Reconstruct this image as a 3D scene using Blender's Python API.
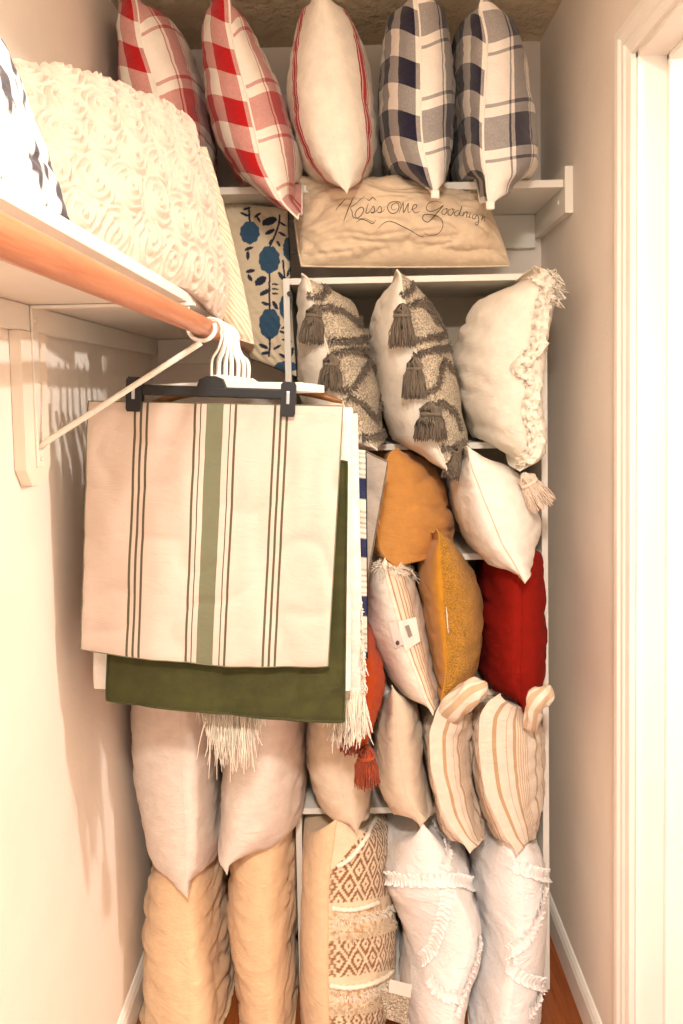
import bpy, math, random
import numpy as np
from mathutils import Vector, Matrix
from mathutils.bvhtree import BVHTree

random.seed(7)
RNG = np.random.default_rng(11)
for o in list(bpy.data.objects):
    bpy.data.objects.remove(o, do_unlink=True)
scene = bpy.context.scene
COL = scene.collection
R = math.radians

# ---------------------------------------------------------------- camera
FPX = 740.0
PITCH, ROLL, YAW = R(3.1), R(1.1), R(0.7)
SHIFT_Y = -80.0 / 1024
H0 = 0.095
CAM = Vector((0.0, 0.0, 1.5 + H0))
cam_data = bpy.data.cameras.new('camera')
cam_data.sensor_fit = 'VERTICAL'
cam_data.sensor_height = 36.0
cam_data.lens = FPX / 1024 * 36.0
cam_data.shift_y = SHIFT_Y
cam_data.clip_start = 0.02
cam = bpy.data.objects.new('camera', cam_data)
COL.objects.link(cam)
CR = (Matrix.Rotation(YAW, 3, 'Z') @ Matrix.Rotation(R(90) - PITCH, 3, 'X') @ Matrix.Rotation(-ROLL, 3, 'Z'))
cam.matrix_world = Matrix.Translation(CAM) @ CR.to_4x4()
scene.camera = cam
CX, CY = 341.5, 512 + SHIFT_Y * 1024


def ray(px, py):
    return (CR @ Vector(((px - CX) / FPX, (CY - py) / FPX, -1.0))).normalized()


def P(px, py, Y):
    d = ray(px, py)
    return CAM + d * ((Y - CAM.y) / d.y)


# ---------------------------------------------------------------- light
scene.view_settings.view_transform = 'Standard'
scene.view_settings.look = 'None'
scene.view_settings.gamma = 1.0
scene.view_settings.use_curve_mapping = False
scene.view_settings.exposure = 0.12

world = bpy.data.worlds.new('world')
scene.world = world
world.use_nodes = True
world.node_tree.nodes['Background'].inputs[0].default_value = (1.0, 0.91, 0.82, 1)
world.node_tree.nodes['Background'].inputs[1].default_value = 1.0


def lamp(name, kind, loc, energy, color, size):
    d = bpy.data.lights.new(name, kind)
    d.energy = energy
    d.color = color
    if kind == 'POINT':
        d.shadow_soft_size = size
    else:
        d.shape = 'DISK'
        d.size = size
    o = bpy.data.objects.new(name, d)
    COL.objects.link(o)
    o.location = loc
    return o


# globe lamp on the closet ceiling (above and in front of the lens) and the lamp of the room behind the doorway
lamp('closet_ceiling_light', 'AREA', (0.0, -0.50, 2.47 + H0), 84.0, (1.0, 0.92, 0.84), 0.26)
lamp('next_room_light', 'POINT', (1.75, 1.17, 2.14 + H0), 104.0, (1.0, 0.95, 0.90), 0.035)


# ---------------------------------------------------------------- generic helpers
def lin(c):
    return tuple((v / 12.92 if v <= 0.04045 else ((v + 0.055) / 1.055) ** 2.4) for v in [x / 255.0 for x in c]) + (1.0,)


def link(o, parent=None):
    COL.objects.link(o)
    if parent is not None:
        o.parent = parent
    return o


def tag(o, label=None, cat=None, group=None, kind=None):
    if label:
        o['label'] = label
    if cat:
        o['category'] = cat
    if group:
        o['group'] = group
    if kind:
        o['kind'] = kind
    return o


def empty(name, label, cat, group=None, loc=(0, 0, 0)):
    e = bpy.data.objects.new(name, None)
    e.empty_display_size = 0.05
    e.location = loc
    link(e)
    return tag(e, label, cat, group)


def mesh_obj(name, verts, faces, mat=None, parent=None, smooth=True, uv=None, col=None):
    me = bpy.data.meshes.new(name)
    me.from_pydata([tuple(v) for v in verts], [], [tuple(int(i) for i in f) for f in faces])
    if uv is not None:
        lay = me.uv_layers.new(name='UVMap')
        idx = np.empty(len(me.loops), dtype=np.int32)
        me.loops.foreach_get('vertex_index', idx)
        lay.data.foreach_set('uv', np.asarray(uv, dtype=np.float32)[idx].ravel())
    if col is not None:
        at = me.color_attributes.new('Col', 'FLOAT_COLOR', 'POINT')
        at.data.foreach_set('color', np.asarray(col, dtype=np.float32).ravel())
    if smooth:
        me.polygons.foreach_set('use_smooth', np.ones(len(me.polygons), dtype=bool))
    if mat is not None:
        me.materials.append(mat)
    me.update()
    o = bpy.data.objects.new(name, me)
    link(o, parent)
    if parent is not None and parent.type == 'EMPTY':
        o.matrix_parent_inverse = Matrix.Translation(-parent.location)
    return o


class MB:
    """collects plain shapes for one mesh"""

    def __init__(self):
        self.v, self.f = [], []

    def add(self, vs, fs):
        n = len(self.v)
        self.v += [tuple(p) for p in vs]
        self.f += [tuple(i + n for i in f) for f in fs]
        return self

    def box(self, x0, x1, y0, y1, z0, z1, bev=0.0):
        if bev <= 0:
            vs = [(x, y, z) for x in (x0, x1) for y in (y0, y1) for z in (z0, z1)]
            fs = [(0, 1, 3, 2), (4, 6, 7, 5), (0, 4, 5, 1), (2, 3, 7, 6), (0, 2, 6, 4), (1, 5, 7, 3)]
            return self.add(vs, fs)
        import bmesh
        bm = bmesh.new()
        bmesh.ops.create_cube(bm, size=1.0)
        for v in bm.verts:
            v.co = Vector((x0 + (v.co.x + .5) * (x1 - x0), y0 + (v.co.y + .5) * (y1 - y0), z0 + (v.co.z + .5) * (z1 - z0)))
        bmesh.ops.bevel(bm, geom=bm.edges[:], offset=bev, segments=2, affect='EDGES', profile=0.6)
        bm.verts.index_update()
        vs = [v.co.copy() for v in bm.verts]
        fs = [[v.index for v in f.verts] for f in bm.faces]
        bm.free()
        return self.add(vs, fs)

    def prism(self, poly, axis, a, b):
        """poly: 2D points in the plane across axis ('X': (y,z), 'Y': (x,z), 'Z': (x,y))"""
        def mk(p, t):
            return {'X': (t, p[0], p[1]), 'Y': (p[0], t, p[1]), 'Z': (p[0], p[1], t)}[axis]
        n = len(poly)
        vs = [mk(p, a) for p in poly] + [mk(p, b) for p in poly]
        fs = [tuple(range(n))[::-1], tuple(range(n, 2 * n))]
        fs += [(i, (i + 1) % n, n + (i + 1) % n, n + i) for i in range(n)]
        return self.add(vs, fs)

    def tube(self, pts, r, n=8, closed=False):
        v, f = tube_arrays(pts, r, n, closed)
        return self.add(v, f)

    def build(self, name, mat, parent=None, smooth=False):
        o = mesh_obj(name, self.v, self.f, mat, parent, smooth)
        import bmesh
        bm = bmesh.new()
        bm.from_mesh(o.data)
        bmesh.ops.recalc_face_normals(bm, faces=bm.faces[:])
        bm.to_mesh(o.data)
        bm.free()
        return o


def tube_arrays(pts, r, n=8, closed=False):
    pts = np.asarray([tuple(p) for p in pts], dtype=float)
    m = len(pts)
    rr = np.full(m, r) if np.isscalar(r) else np.asarray(r, dtype=float)
    if closed:
        t = np.roll(pts, -1, 0) - np.roll(pts, 1, 0)
    else:
        t = np.gradient(pts, axis=0)
    t /= np.linalg.norm(t, axis=1)[:, None] + 1e-12
    ref = np.array([0.0, 0.0, 1.0]) if abs(t[0][2]) < 0.9 else np.array([1.0, 0, 0])
    u = np.cross(t[0], ref)
    u /= np.linalg.norm(u)
    vs = []
    for i in range(m):
        u = u - t[i] * np.dot(u, t[i])
        u /= np.linalg.norm(u) + 1e-12
        w = np.cross(t[i], u)
        for k in range(n):
            a = 2 * math.pi * k / n
            vs.append(pts[i] + rr[i] * (math.cos(a) * u + math.sin(a) * w))
    fs = []
    for i in range(m if closed else m - 1):
        j = (i + 1) % m
        for k in range(n):
            k2 = (k + 1) % n
            fs.append((i * n + k, i * n + k2, j * n + k2, j * n + k))
    if not closed:
        fs.append(tuple(range(n))[::-1])
        fs.append(tuple((m - 1) * n + k for k in range(n)))
    return vs, fs


def catmull(pts, per=8):
    p = [np.array(tuple(q), dtype=float) for q in pts]
    p = [2 * p[0] - p[1]] + p + [2 * p[-1] - p[-2]]
    out = []
    for i in range(1, len(p) - 2):
        for s in range(per):
            t = s / per
            out.append(0.5 * ((2 * p[i]) + (-p[i - 1] + p[i + 1]) * t + (2 * p[i - 1] - 5 * p[i] + 4 * p[i + 1] - p[i + 2]) * t * t
                              + (-p[i - 1] + 3 * p[i] - 3 * p[i + 1] + p[i + 2]) * t ** 3))
    out.append(p[-2])
    return out


def pchip(x, y, xi):
    x = np.asarray(x, float)
    y = np.asarray(y, float)
    h = np.diff(x)
    d = np.diff(y) / h
    m = np.zeros_like(y)
    for i in range(1, len(x) - 1):
        if d[i - 1] * d[i] > 0:
            w1, w2 = 2 * h[i] + h[i - 1], h[i] + 2 * h[i - 1]
            m[i] = (w1 + w2) / (w1 / d[i - 1] + w2 / d[i])
    m[0], m[-1] = d[0], d[-1]
    k = np.clip(np.searchsorted(x, xi) - 1, 0, len(x) - 2)
    t = (xi - x[k]) / h[k]
    return ((2 * t ** 3 - 3 * t ** 2 + 1) * y[k] + (t ** 3 - 2 * t ** 2 + t) * h[k] * m[k]
            + (-2 * t ** 3 + 3 * t ** 2) * y[k + 1] + (t ** 3 - t ** 2) * h[k] * m[k + 1])


_G = np.random.default_rng(3).normal(size=(4096, 3))
_G /= np.linalg.norm(_G, axis=1)[:, None]


def noise3(p):
    """gradient noise, p (...,3) -> (...)"""
    p = np.asarray(p, float)
    i = np.floor(p).astype(np.int64)
    f = p - i
    s = f * f * f * (f * (f * 6 - 15) + 10)
    res = 0
    for dx in (0, 1):
        for dy in (0, 1):
            for dz in (0, 1):
                h = ((i[..., 0] + dx) * 73856093 ^ (i[..., 1] + dy) * 19349663 ^ (i[..., 2] + dz) * 83492791) & 4095
                g = _G[h]
                dot = g[..., 0] * (f[..., 0] - dx) + g[..., 1] * (f[..., 1] - dy) + g[..., 2] * (f[..., 2] - dz)
                w = (s[..., 0] if dx else 1 - s[..., 0]) * (s[..., 1] if dy else 1 - s[..., 1]) * (s[..., 2] if dz else 1 - s[..., 2])
                res = res + dot * w
    return res


def smooth01(x):
    x = np.clip(x, 0, 1)
    return x * x * (3 - 2 * x)


# ---------------------------------------------------------------- materials
class NT:
    def __init__(self, name):
        self.m = bpy.data.materials.new(name)
        self.m.use_nodes = True
        self.t = self.m.node_tree
        self.b = self.t.nodes['Principled BSDF']

    def n(self, typ, **kw):
        x = self.t.nodes.new(typ)
        for k, v in kw.items():
            setattr(x, k, v)
        return x

    def l(self, a, b):
        self.t.links.new(a, b)

    def math(self, op, a, b=None):
        x = self.n('ShaderNodeMath', operation=op)
        for i, v in enumerate((a, b)):
            if v is None:
                continue
            if isinstance(v, (int, float)):
                x.inputs[i].default_value = v
            else:
                self.l(v, x.inputs[i])
        return x.outputs[0]

    def ramp(self, fac, stops, interp='CONSTANT'):
        x = self.n('ShaderNodeValToRGB')
        x.color_ramp.interpolation = interp
        e = x.color_ramp.elements
        while len(e) > 1:
            e.remove(e[-1])
        e[0].position = stops[0][0]
        e[0].color = stops[0][1]
        for p, c in stops[1:]:
            k = e.new(p)
            k.color = c
        self.l(fac, x.inputs[0])
        return x.outputs[0]

    def mix(self, fac, a, b, blend='MIX'):
        x = self.n('ShaderNodeMix', data_type='RGBA', blend_type=blend)
        for s, v in ((x.inputs[0], fac), (x.inputs[6], a), (x.inputs[7], b)):
            if isinstance(v, (int, float)):
                s.default_value = v
            elif isinstance(v, tuple):
                s.default_value = v
            else:
                self.l(v, s)
        return x.outputs[2]

    def noise(self, scale, detail=3.0, rough=0.6, vec=None, dist=0.0):
        x = self.n('ShaderNodeTexNoise')
        x.inputs['Scale'].default_value = scale
        x.inputs['Detail'].default_value = detail
        x.inputs['Roughness'].default_value = rough
        x.inputs['Distortion'].default_value = dist
        if vec is not None:
            self.l(vec, x.inputs['Vector'])
        return x.outputs['Fac']

    def coords(self, which='Object'):
        return self.n('ShaderNodeTexCoord').outputs[which]

    def scaled(self, vec, s):
        x = self.n('ShaderNodeMapping')
        x.inputs['Scale'].default_value = s
        self.l(vec, x.inputs['Vector'])
        return x.outputs[0]

    def bump(self, height, strength, dist, prev=None):
        x = self.n('ShaderNodeBump')
        x.inputs['Strength'].default_value = strength
        x.inputs['Distance'].default_value = dist
        self.l(height, x.inputs['Height'])
        if prev is not None:
            self.l(prev, x.inputs['Normal'])
        return x.outputs[0]


def g4(v):
    return (v, v, v, 1.0)


def finish_fabric(nt, color, rough=0.9, soft=0.50, weave=900, weave_str=0.25, sheen=0.15, lump=0.0, lump_scale=120, mottle=0.10, speckle=0.0, speckle_scale=300):
    """color is a socket or a colour; adds mottling, weave and lumps"""
    co = nt.coords('Object')
    n1 = nt.noise(35, 4, 0.6, co)
    f = nt.ramp(n1, [(0.3, g4(1 - mottle)), (0.7, g4(1.0))], 'EASE')
    c = nt.mix(1.0, color, f, 'MULTIPLY')
    if speckle:
        f2 = nt.ramp(nt.noise(speckle_scale, 2, 0.6, co), [(0.40, g4(1 - speckle)), (0.58, g4(1.0))], 'LINEAR')
        c = nt.mix(1.0, c, f2, 'MULTIPLY')
    nt.l(c, nt.b.inputs['Base Color'])
    nt.b.inputs['Roughness'].default_value = rough
    nt.b.inputs['Sheen Weight'].default_value = sheen
    nt.b.inputs['Sheen Roughness'].default_value = 0.6
    nt.b.inputs['Specular IOR Level'].default_value = 0.2
    bp = None
    if weave:
        bp = nt.bump(nt.noise(weave, 2, 0.5, co), weave_str, 0.0008)
    if lump:
        v = nt.n('ShaderNodeTexVoronoi')
        v.inputs['Scale'].default_value = lump_scale
        nt.l(co, v.inputs['Vector'])
        bp = nt.bump(v.outputs['Distance'], lump, 0.004, bp)
    # soft creases that run across the cloth
    cr = nt.noise(14, 5, 0.65, nt.scaled(co, (1.0, 1.0, 2.2)), 0.6)
    bp = nt.bump(cr, soft, 0.010, bp)
    nt.l(bp, nt.b.inputs['Normal'])
    return nt.m


def fabric(name, rgb, **kw):
    nt = NT(name)
    return finish_fabric(nt, lin(rgb), **kw)


def uv_xy(nt):
    s = nt.n('ShaderNodeSeparateXYZ')
    nt.l(nt.coords('UV'), s.inputs[0])
    return s.outputs[0], s.outputs[1]


def bands(nt, coord, period, offset, stops):
    """constant bands along a coordinate in metres; stops = [(metres, value)]"""
    x = nt.math('ADD', coord, -offset + 40 * period)
    x = nt.math('DIVIDE', x, period)
    x = nt.math('FRACT', x)
    return nt.ramp(x, [(min(p / period, 0.9999), g4(v)) for p, v in stops])


def plaid(name, dark, light, us, vs, up, vp, uo=0.0, vo=0.0):
    nt = NT(name)
    u, v = uv_xy(nt)
    a = bands(nt, u, up, uo, us)
    b = bands(nt, v, vp, vo, vs)
    s = nt.math('POWER', nt.math('MULTIPLY', nt.math('ADD', a, b), 0.5), 0.62)
    # yarn speckle in the half-tone squares
    nz = nt.noise(700, 1, 0.5, nt.scaled(nt.coords('Object'), (1, 1, 0.35)))
    amp = nt.math('MULTIPLY', nt.math('MULTIPLY', s, nt.math('SUBTRACT', 1.0, s)), 1.5)
    s2 = nt.math('ADD', s, nt.math('MULTIPLY', nt.math('SUBTRACT', nz, 0.5), amp))
    c = nt.mix(s2, lin(light), lin(dark))
    return finish_fabric(nt, c, weave=1000, weave_str=0.35, mottle=0.06)


def striped(name, base, stops, period, axis='u', offset=0.0, rough=0.9, **kw):
    """stops = [(metres, rgb)]"""
    nt = NT(name)
    u, v = uv_xy(nt)
    x = nt.math('ADD', u if axis == 'u' else v, -offset + 40 * period)
    x = nt.math('FRACT', nt.math('DIVIDE', x, period))
    c = nt.ramp(x, [(min(p / period, 0.9999), lin(rgb)) for p, rgb in stops])
    return finish_fabric(nt, c, rough=rough, **kw)


def vcol_fabric(name, **kw):
    nt = NT(name)
    a = nt.n('ShaderNodeVertexColor', layer_name='Col')
    return finish_fabric(nt, a.outputs[0], **kw)


def paint(name, rgb, rough=0.55, bump=0.15, scale=60, dist=0.002, spec=0.3):
    nt = NT(name)
    co = nt.coords('Object')
    f = nt.ramp(nt.noise(6, 3, 0.5, co), [(0.3, g4(0.96)), (0.7, g4(1.0))], 'EASE')
    nt.l(nt.mix(1.0, lin(rgb), f, 'MULTIPLY'), nt.b.inputs['Base Color'])
    nt.b.inputs['Roughness'].default_value = rough
    nt.b.inputs['Specular IOR Level'].default_value = spec
    nt.l(nt.bump(nt.noise(scale, 4, 0.55, co), bump, dist), nt.b.inputs['Normal'])
    return nt.m


def wood(name, a, b, along, scale=14, rough=0.4):
    nt = NT(name)
    s = {'X': (0.35, 6, 6), 'Y': (6, 0.35, 6), 'Z': (6, 6, 0.35)}[along]
    co = nt.scaled(nt.coords('Object'), s)
    f = nt.noise(scale, 6, 0.7, co, 1.0)
    nt.l(nt.ramp(f, [(0.3, lin(a)), (0.7, lin(b))], 'LINEAR'), nt.b.inputs['Base Color'])
    nt.b.inputs['Roughness'].default_value = rough
    nt.l(nt.bump(f, 0.15, 0.001), nt.b.inputs['Normal'])
    return nt.m


def plain(name, rgb, rough=0.5, metal=0.0):
    nt = NT(name)
    f = nt.ramp(nt.noise(40, 2, 0.5, nt.coords('Object')), [(0.3, g4(0.95)), (0.7, g4(1.0))], 'EASE')
    nt.l(nt.mix(1.0, lin(rgb), f, 'MULTIPLY'), nt.b.inputs['Base Color'])
    nt.b.inputs['Roughness'].default_value = rough
    nt.b.inputs['Metallic'].default_value = metal
    return nt.m


M = {}
M['wall'] = paint('wall_paint', (241, 230, 217), 0.75, 0.35, 90, 0.0025, 0.15)
M['ceiling'] = paint('ceiling_texture', (226, 206, 176), 0.9, 1.0, 38, 0.02, 0.1)
M['trim'] = paint('trim_paint', (246, 240, 230), 0.35, 0.05, 30, 0.001, 0.4)
M['shelf'] = paint('shelf_paint', (242, 235, 222), 0.4, 0.06, 40, 0.001, 0.4)
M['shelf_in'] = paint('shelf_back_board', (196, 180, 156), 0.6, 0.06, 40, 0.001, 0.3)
M['plate'] = paint('painted_board', (240, 226, 208), 0.45, 0.1, 50, 0.001, 0.3)
M['floor'] = wood('floor_wood', (116, 58, 26), (168, 92, 44), 'Y', 10, 0.35)
M['rod'] = wood('rod_wood', (166, 100, 68), (204, 136, 98), 'Y', 16, 0.35)
M['hanger_wood'] = wood('hanger_wood', (120, 76, 40), (160, 108, 60), 'X', 16, 0.4)
M['white_metal'] = plain('white_metal', (240, 232, 218), 0.35)
M['white_plastic'] = plain('white_plastic', (246, 242, 234), 0.3)
M['black_plastic'] = plain('black_plastic', (9, 8, 7), 0.5)
M['silver'] = plain('silver', (205, 205, 205), 0.3, 0.8)
M['dark_gap'] = plain('dark_gap', (60, 48, 36), 0.8)

CREAM = (243, 232, 214)
M['cream'] = fabric('cream_cotton', CREAM)
M['ivory'] = fabric('ivory_cotton', (247, 238, 224))
M['white_cotton'] = fabric('white_cotton', (250, 245, 241), mottle=0.05, soft=0.75)
M['linen'] = fabric('oat_linen', (226, 206, 180), weave=700, weave_str=0.4)
M['linen_pale'] = fabric('pale_linen', (228, 211, 196), weave=700, weave_str=0.4)
M['tan'] = fabric('tan_cotton', (228, 193, 152), mottle=0.08, soft=0.7)
M['canvas'] = fabric('natural_canvas', (226, 202, 170), weave=900, weave_str=0.5)
M['camel'] = fabric('camel_velvet', (202, 142, 74), sheen=0.1, weave=0)
M['mustard'] = fabric('mustard_cotton', (206, 142, 34), weave=900)
M['sherpa'] = fabric('mustard_sherpa', (208, 148, 44), lump=0.9, lump_scale=260, weave=500, weave_str=0.8, mottle=0.2, speckle=0.4, speckle_scale=300)
M['red'] = fabric('red_velvet', (140, 20, 6), sheen=0.0, weave=0)
M['rust'] = fabric('rust_velvet', (178, 68, 16), sheen=0.05, weave=0)
M['rust_yarn'] = fabric('rust_yarn', (172, 70, 30), mottle=0.3)
M['green'] = fabric('green_velvet', (66, 66, 30), soft=0.1, sheen=0.1, weave=0, mottle=0.25)
M['grey'] = fabric('grey_cotton', (176, 164, 152))
M['boucle'] = fabric('cream_boucle', (222, 204, 176), lump=1.0, lump_scale=190, weave=420, weave_str=0.9, mottle=0.22, speckle=0.5, speckle_scale=230)
M['charcoal_yarn'] = fabric('charcoal_yarn', (128, 113, 95), mottle=0.3)
M['cream_yarn'] = fabric('cream_yarn', (250, 238, 218), mottle=0.12)
M['blush_yarn'] = fabric('blush_yarn', (238, 214, 192), mottle=0.12)
M['rosette'] = fabric('rosette_fabric', (206, 186, 168), weave=900, weave_str=0.3, mottle=0.05)
M['ink'] = plain('ink', (88, 72, 56), 0.9)
M['yellow_thread'] = plain('yellow_thread', (246, 206, 120), 0.8)
M['paper'] = plain('paper_label', (238, 226, 214), 0.7)
M['print_grey'] = plain('print_grey', (150, 136, 128), 0.8)
RED, NAVY, WHT = (180, 12, 18), (30, 26, 48), (244, 234, 220)
bu = [(0, 1.0), (0.058, 0.0)]
M['red_check'] = plaid('red_check', RED, WHT, bu, bu, 0.116, 0.116, 0.012, 0.03)
M['navy_check'] = plaid('navy_check', NAVY, WHT, bu, bu, 0.116, 0.116, 0.012, 0.05)
wu = [(0, 0), (0.062, 1), (0.069, 0), (0.080, 1), (0.15, 0), (0.158, 1), (0.164, 0)]
wv = [(0, 0.9), (0.072, 0), (0.092, 0.8), (0.100, 0), (0.205, 0.8), (0.213, 0)]
M['red_window'] = plaid('red_window', RED, WHT, wu, wv, 0.26, 0.235, 0.0, 0.02)
M['navy_window'] = plaid('navy_window', NAVY, WHT, wu, wv, 0.26, 0.235, 0.0, 0.035)
rs = (190, 30, 34)
M['red_line'] = striped('red_line', CREAM, [(0, CREAM), (0.104, rs), (0.110, CREAM), (0.117, rs), (0.133, CREAM), (0.140, rs), (0.146, CREAM)], 1.0)
G1, G2 = (90, 82, 60), (116, 116, 90)
CV = (210, 191, 176)
sg = []
for c0 in (-0.142, 0.0, 0.125):
    if c0 == 0.0:
        for d in (-0.041, -0.030):
            sg += [(c0 + d, G1), (c0 + d + 0.004, CV)]
        sg += [(c0 - 0.018, G2), (c0 + 0.016, CV)]
        for d in (0.026, 0.037):
            sg += [(c0 + d, G1), (c0 + d + 0.004, CV)]
    else:
        for d in (-0.014, -0.002, 0.010):
            sg += [(c0 + d, G1), (c0 + d + 0.004, CV)]
sg = [(0, CV)] + [(p + 0.3, c) for p, c in sg]
M['cover_stripe'] = striped('cover_stripe', CV, sg, 0.6, offset=-0.3, weave=900, weave_str=0.3, mottle=0.03, soft=0.22)
BT, BW = (200, 164, 124), (238, 222, 202)
tk = [(0, BW), (0.030, BT), (0.040, BW), (0.064, (212, 184, 150)), (0.067, BW), (0.084, BT), (0.094, BW)]
for i in range(5):
    tk += [(0.098 + i * 0.008, (212, 182, 146)), (0.102 + i * 0.008, BW)]
M['ticking'] = striped('ticking_stripe', BW, tk, 0.140, offset=0.0, weave=800, weave_str=0.4)
LS = [(0, CREAM)]
for i in range(5):
    LS += [(0.006 + i * 0.014, (196, 152, 104)), (0.011 + i * 0.014, (238, 220, 196))]
LS += [(0.080, (244, 232, 216))]
M['label_stripe'] = striped('label_stripe', CREAM, LS, 1.0)
ribs = NT('rib_knit')
_u, _v = uv_xy(ribs)
rw = ribs.math('SINE', ribs.math('MULTIPLY', ribs.math('ADD', _v, ribs.math('MULTIPLY', _u, 0.5)), 2 * math.pi / 0.011))
rc = ribs.mix(ribs.math('MULTIPLY', ribs.math('ADD', rw, 1.0), 0.5), lin((206, 180, 144)), lin((240, 222, 196)))
M['rib_knit'] = finish_fabric(ribs, rc, weave=500)
M['print'] = vcol_fabric('printed_cloth', mottle=0.05)
M['woven'] = vcol_fabric('woven_cloth', mottle=0.10, weave=420, weave_str=0.7)

# ---------------------------------------------------------------- the setting
XL, XR, YB, ZC = -0.585, 0.568, 2.20, 2.50 + H0
YN = -0.75
DY0, DY1, DZ = 0.66, 1.485, 2.150 + H0     # doorway in the right wall
WT = 0.115


def struct(name, mb, mat, parent=None, label=None):
    o = mb.build(name, mat, parent)
    if parent is None:
        o['kind'] = 'structure'
    if label:
        o['label'] = label
    return o


XF = 2.70
fl = struct('floor', MB().box(XL - .1, XF + .1, YN - .1, YB + .1, -0.06, -0.004), M['dark_gap'], None, 'brown wooden plank floor of the closet')
for k in range(0, 29):
    x0 = XL + 0.115 * k
    off = (k * 0.37) % 0.9
    ys = [YN, YN + 0.5 + off, YN + 1.9 + off, YB]
    for a, b in zip(ys[:-1], ys[1:]):
        MB().box(x0 + .0008, x0 + .1142, a + .0008, b - .0008, -0.004, 0.0, 0.0).build('plank', M['floor'], fl)
struct('ceiling', MB().box(XL - .1, XF + .1, YN - .1, YB + .1, ZC, ZC + .06), M['ceiling'], None, 'textured plaster ceiling')
struct('wall_back', MB().box(XL - .1, XF + .1, YB, YB + .08, 0, ZC), M['wall'], None, 'cream painted closet back wall')
struct('wall_left', MB().box(XL - .08, XL, YN, YB, 0, ZC), M['wall'], None, 'cream painted left closet wall with shadows of the hangers')
struct('wall_right', MB().box(XR, XR + WT, DY1, YB, 0, ZC).box(XR, XR + WT, DY0, DY1, DZ, ZC).box(XR, XR + WT, YN, DY0, 0, ZC),
       M['wall'], None, 'cream painted right closet wall with a doorway')
# struct('wall_front', MB().box(XL - .1, XF + .1, YN - .08, YN, 0, ZC), M['wall'], None, 'wall behind the viewpoint')
struct('wall_far', MB().box(XF, XF + .08, YN, YB, 0, ZC), M['wall'], None, 'wall of the room beyond the doorway')


def casing_profile():
    # (distance out from opening edge, thickness)
    return [(0.0, 0.0), (0.0, 0.010), (0.006, 0.012), (0.010, 0.009), (0.022, 0.011), (0.027, 0.015), (0.034, 0.012), (0.044, 0.013),
            (0.050, 0.018), (0.064, 0.019), (0.068, 0.016), (0.068, 0.0)]


def casing_leg(y_open, sgn):
    prof = casing_profile()
    m = MB()
    n = len(prof)
    vs = []
    for z_in in (0, 1):
        for d, t in prof:
            z = 0.0 if z_in == 0 else DZ - 0.004 + d
            vs.append((XR - t, y_open + sgn * d, z))
    fs = [(i, (i + 1) % n, n + (i + 1) % n, n + i) for i in range(n)] + [tuple(range(n)), tuple(range(n, 2 * n))[::-1]]
    m.add(vs, fs)
    return m


def casing_head():
    prof = casing_profile()
    n = len(prof)
    vs = []
    for e in (0, 1):
        for d, t in prof:
            y = (DY1 - 0.004 + d) if e == 0 else (DY0 + 0.004 - d)
            vs.append((XR - t, y, DZ - 0.004 + d))
    m = MB()
    m.add(vs, [(i, (i + 1) % n, n + (i + 1) % n, n + i) for i in range(n)] + [tuple(range(n)), tuple(range(n, 2 * n))[::-1]])
    return m


struct('trim_1', casing_leg(DY1 - 0.004, 1), M['trim'], None, 'white moulded door casing on the right wall')
struct('trim_2', casing_leg(DY0 + 0.004, -1), M['trim'], None, 'white moulded casing on the near side of the doorway')
struct('trim_3', casing_head(), M['trim'], None, 'white moulded casing across the top of the doorway')
# jamb lining with a door stop
jl = MB().box(XR, XR + WT + .01, DY1 - .014, DY1 + .002, 0, DZ)
jl.box(XR, XR + WT + .01, DY0 - .002, DY0 + .014, 0, DZ)
jl.box(XR, XR + WT + .01, DY0, DY1, DZ - .014, DZ + .002)
jamb = struct('trim_4', jl, M['trim'], None, 'white lining of the doorway')
st = MB().box(XR + .055, XR + .09, DY1 - .026, DY1 - .014, 0, DZ - .014, .002).box(XR + .055, XR + .09, DY0 + .014, DY0 + .026, 0, DZ - .014, .002)
st.box(XR + .055, XR + .09, DY0 + .014, DY1 - .014, DZ - .026, DZ - .014, .002)
st.build('door_stop', M['trim'], jamb)
bp = [(0, 0), (0.012, 0), (0.012, 0.07), (0.009, 0.078), (0.010, 0.084), (0.004, 0.095), (0, 0.097)]
struct('baseboard_right', MB().prism([(XR - a, b) for a, b in bp], 'Y', DY1 + .064, YB), M['trim'], None, 'white baseboard along the right wall')
struct('baseboard_left', MB().prism([(XL + a, b) for a, b in bp], 'Y', YN, YB), M['trim'], None, 'white baseboard along the left wall')

# shelf across the back, its cleats
SZ = 2.022 + H0                      # top of the high back shelf
SHY = 1.895
hs = empty('closet_shelf', 'long cream painted board shelf under the plaid pillows on the back wall', 'shelf', loc=(0, YB, SZ))
MB().box(XL + .002, XR - .022, SHY, YB - .002, SZ - .019, SZ, .002).build('board', M['shelf'], hs)
MB().box(XL + .002, XR - .022, YB - .022, YB - .002, SZ - .115, SZ - .020, .002).build('back_cleat', M['shelf'], hs)
cl = MB().prism([(SHY - .010, SZ - .085), (SHY - .010, SZ + .030), (YB - .003, SZ + .030), (YB - .003, SZ - .085)], 'X', XR - .021, XR - .001)
cl = cl.build('side_cleat', M['shelf'], hs)
MB().tube([(XR - .024, SHY + .05, SZ - .045), (XR - .021, SHY + .05, SZ - .045)], 0.006, 10).build('screw', M['white_metal'], cl)

# left shelf, rod, bracket
LZ = 1.682 + H0
LX = -0.285
ls = empty('side_shelf', 'cream board shelf along the left wall over the wooden rod', 'shelf', loc=(XL, 1.0, LZ))
MB().box(XL + .002, LX, YN + .05, YB - .003, LZ - .017, LZ, .002).build('board', M['shelf'], ls)
MB().box(XL + .002, XL + .020, YN + .05, YB - .003, LZ - .064, LZ - .018, .002).build('wall_cleat', M['shelf'], ls)
MB().box(XL + .022, LX, YB - .022, YB - .003, LZ - .090, LZ - .018, .002).build('back_cleat', M['shelf'], ls)

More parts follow.
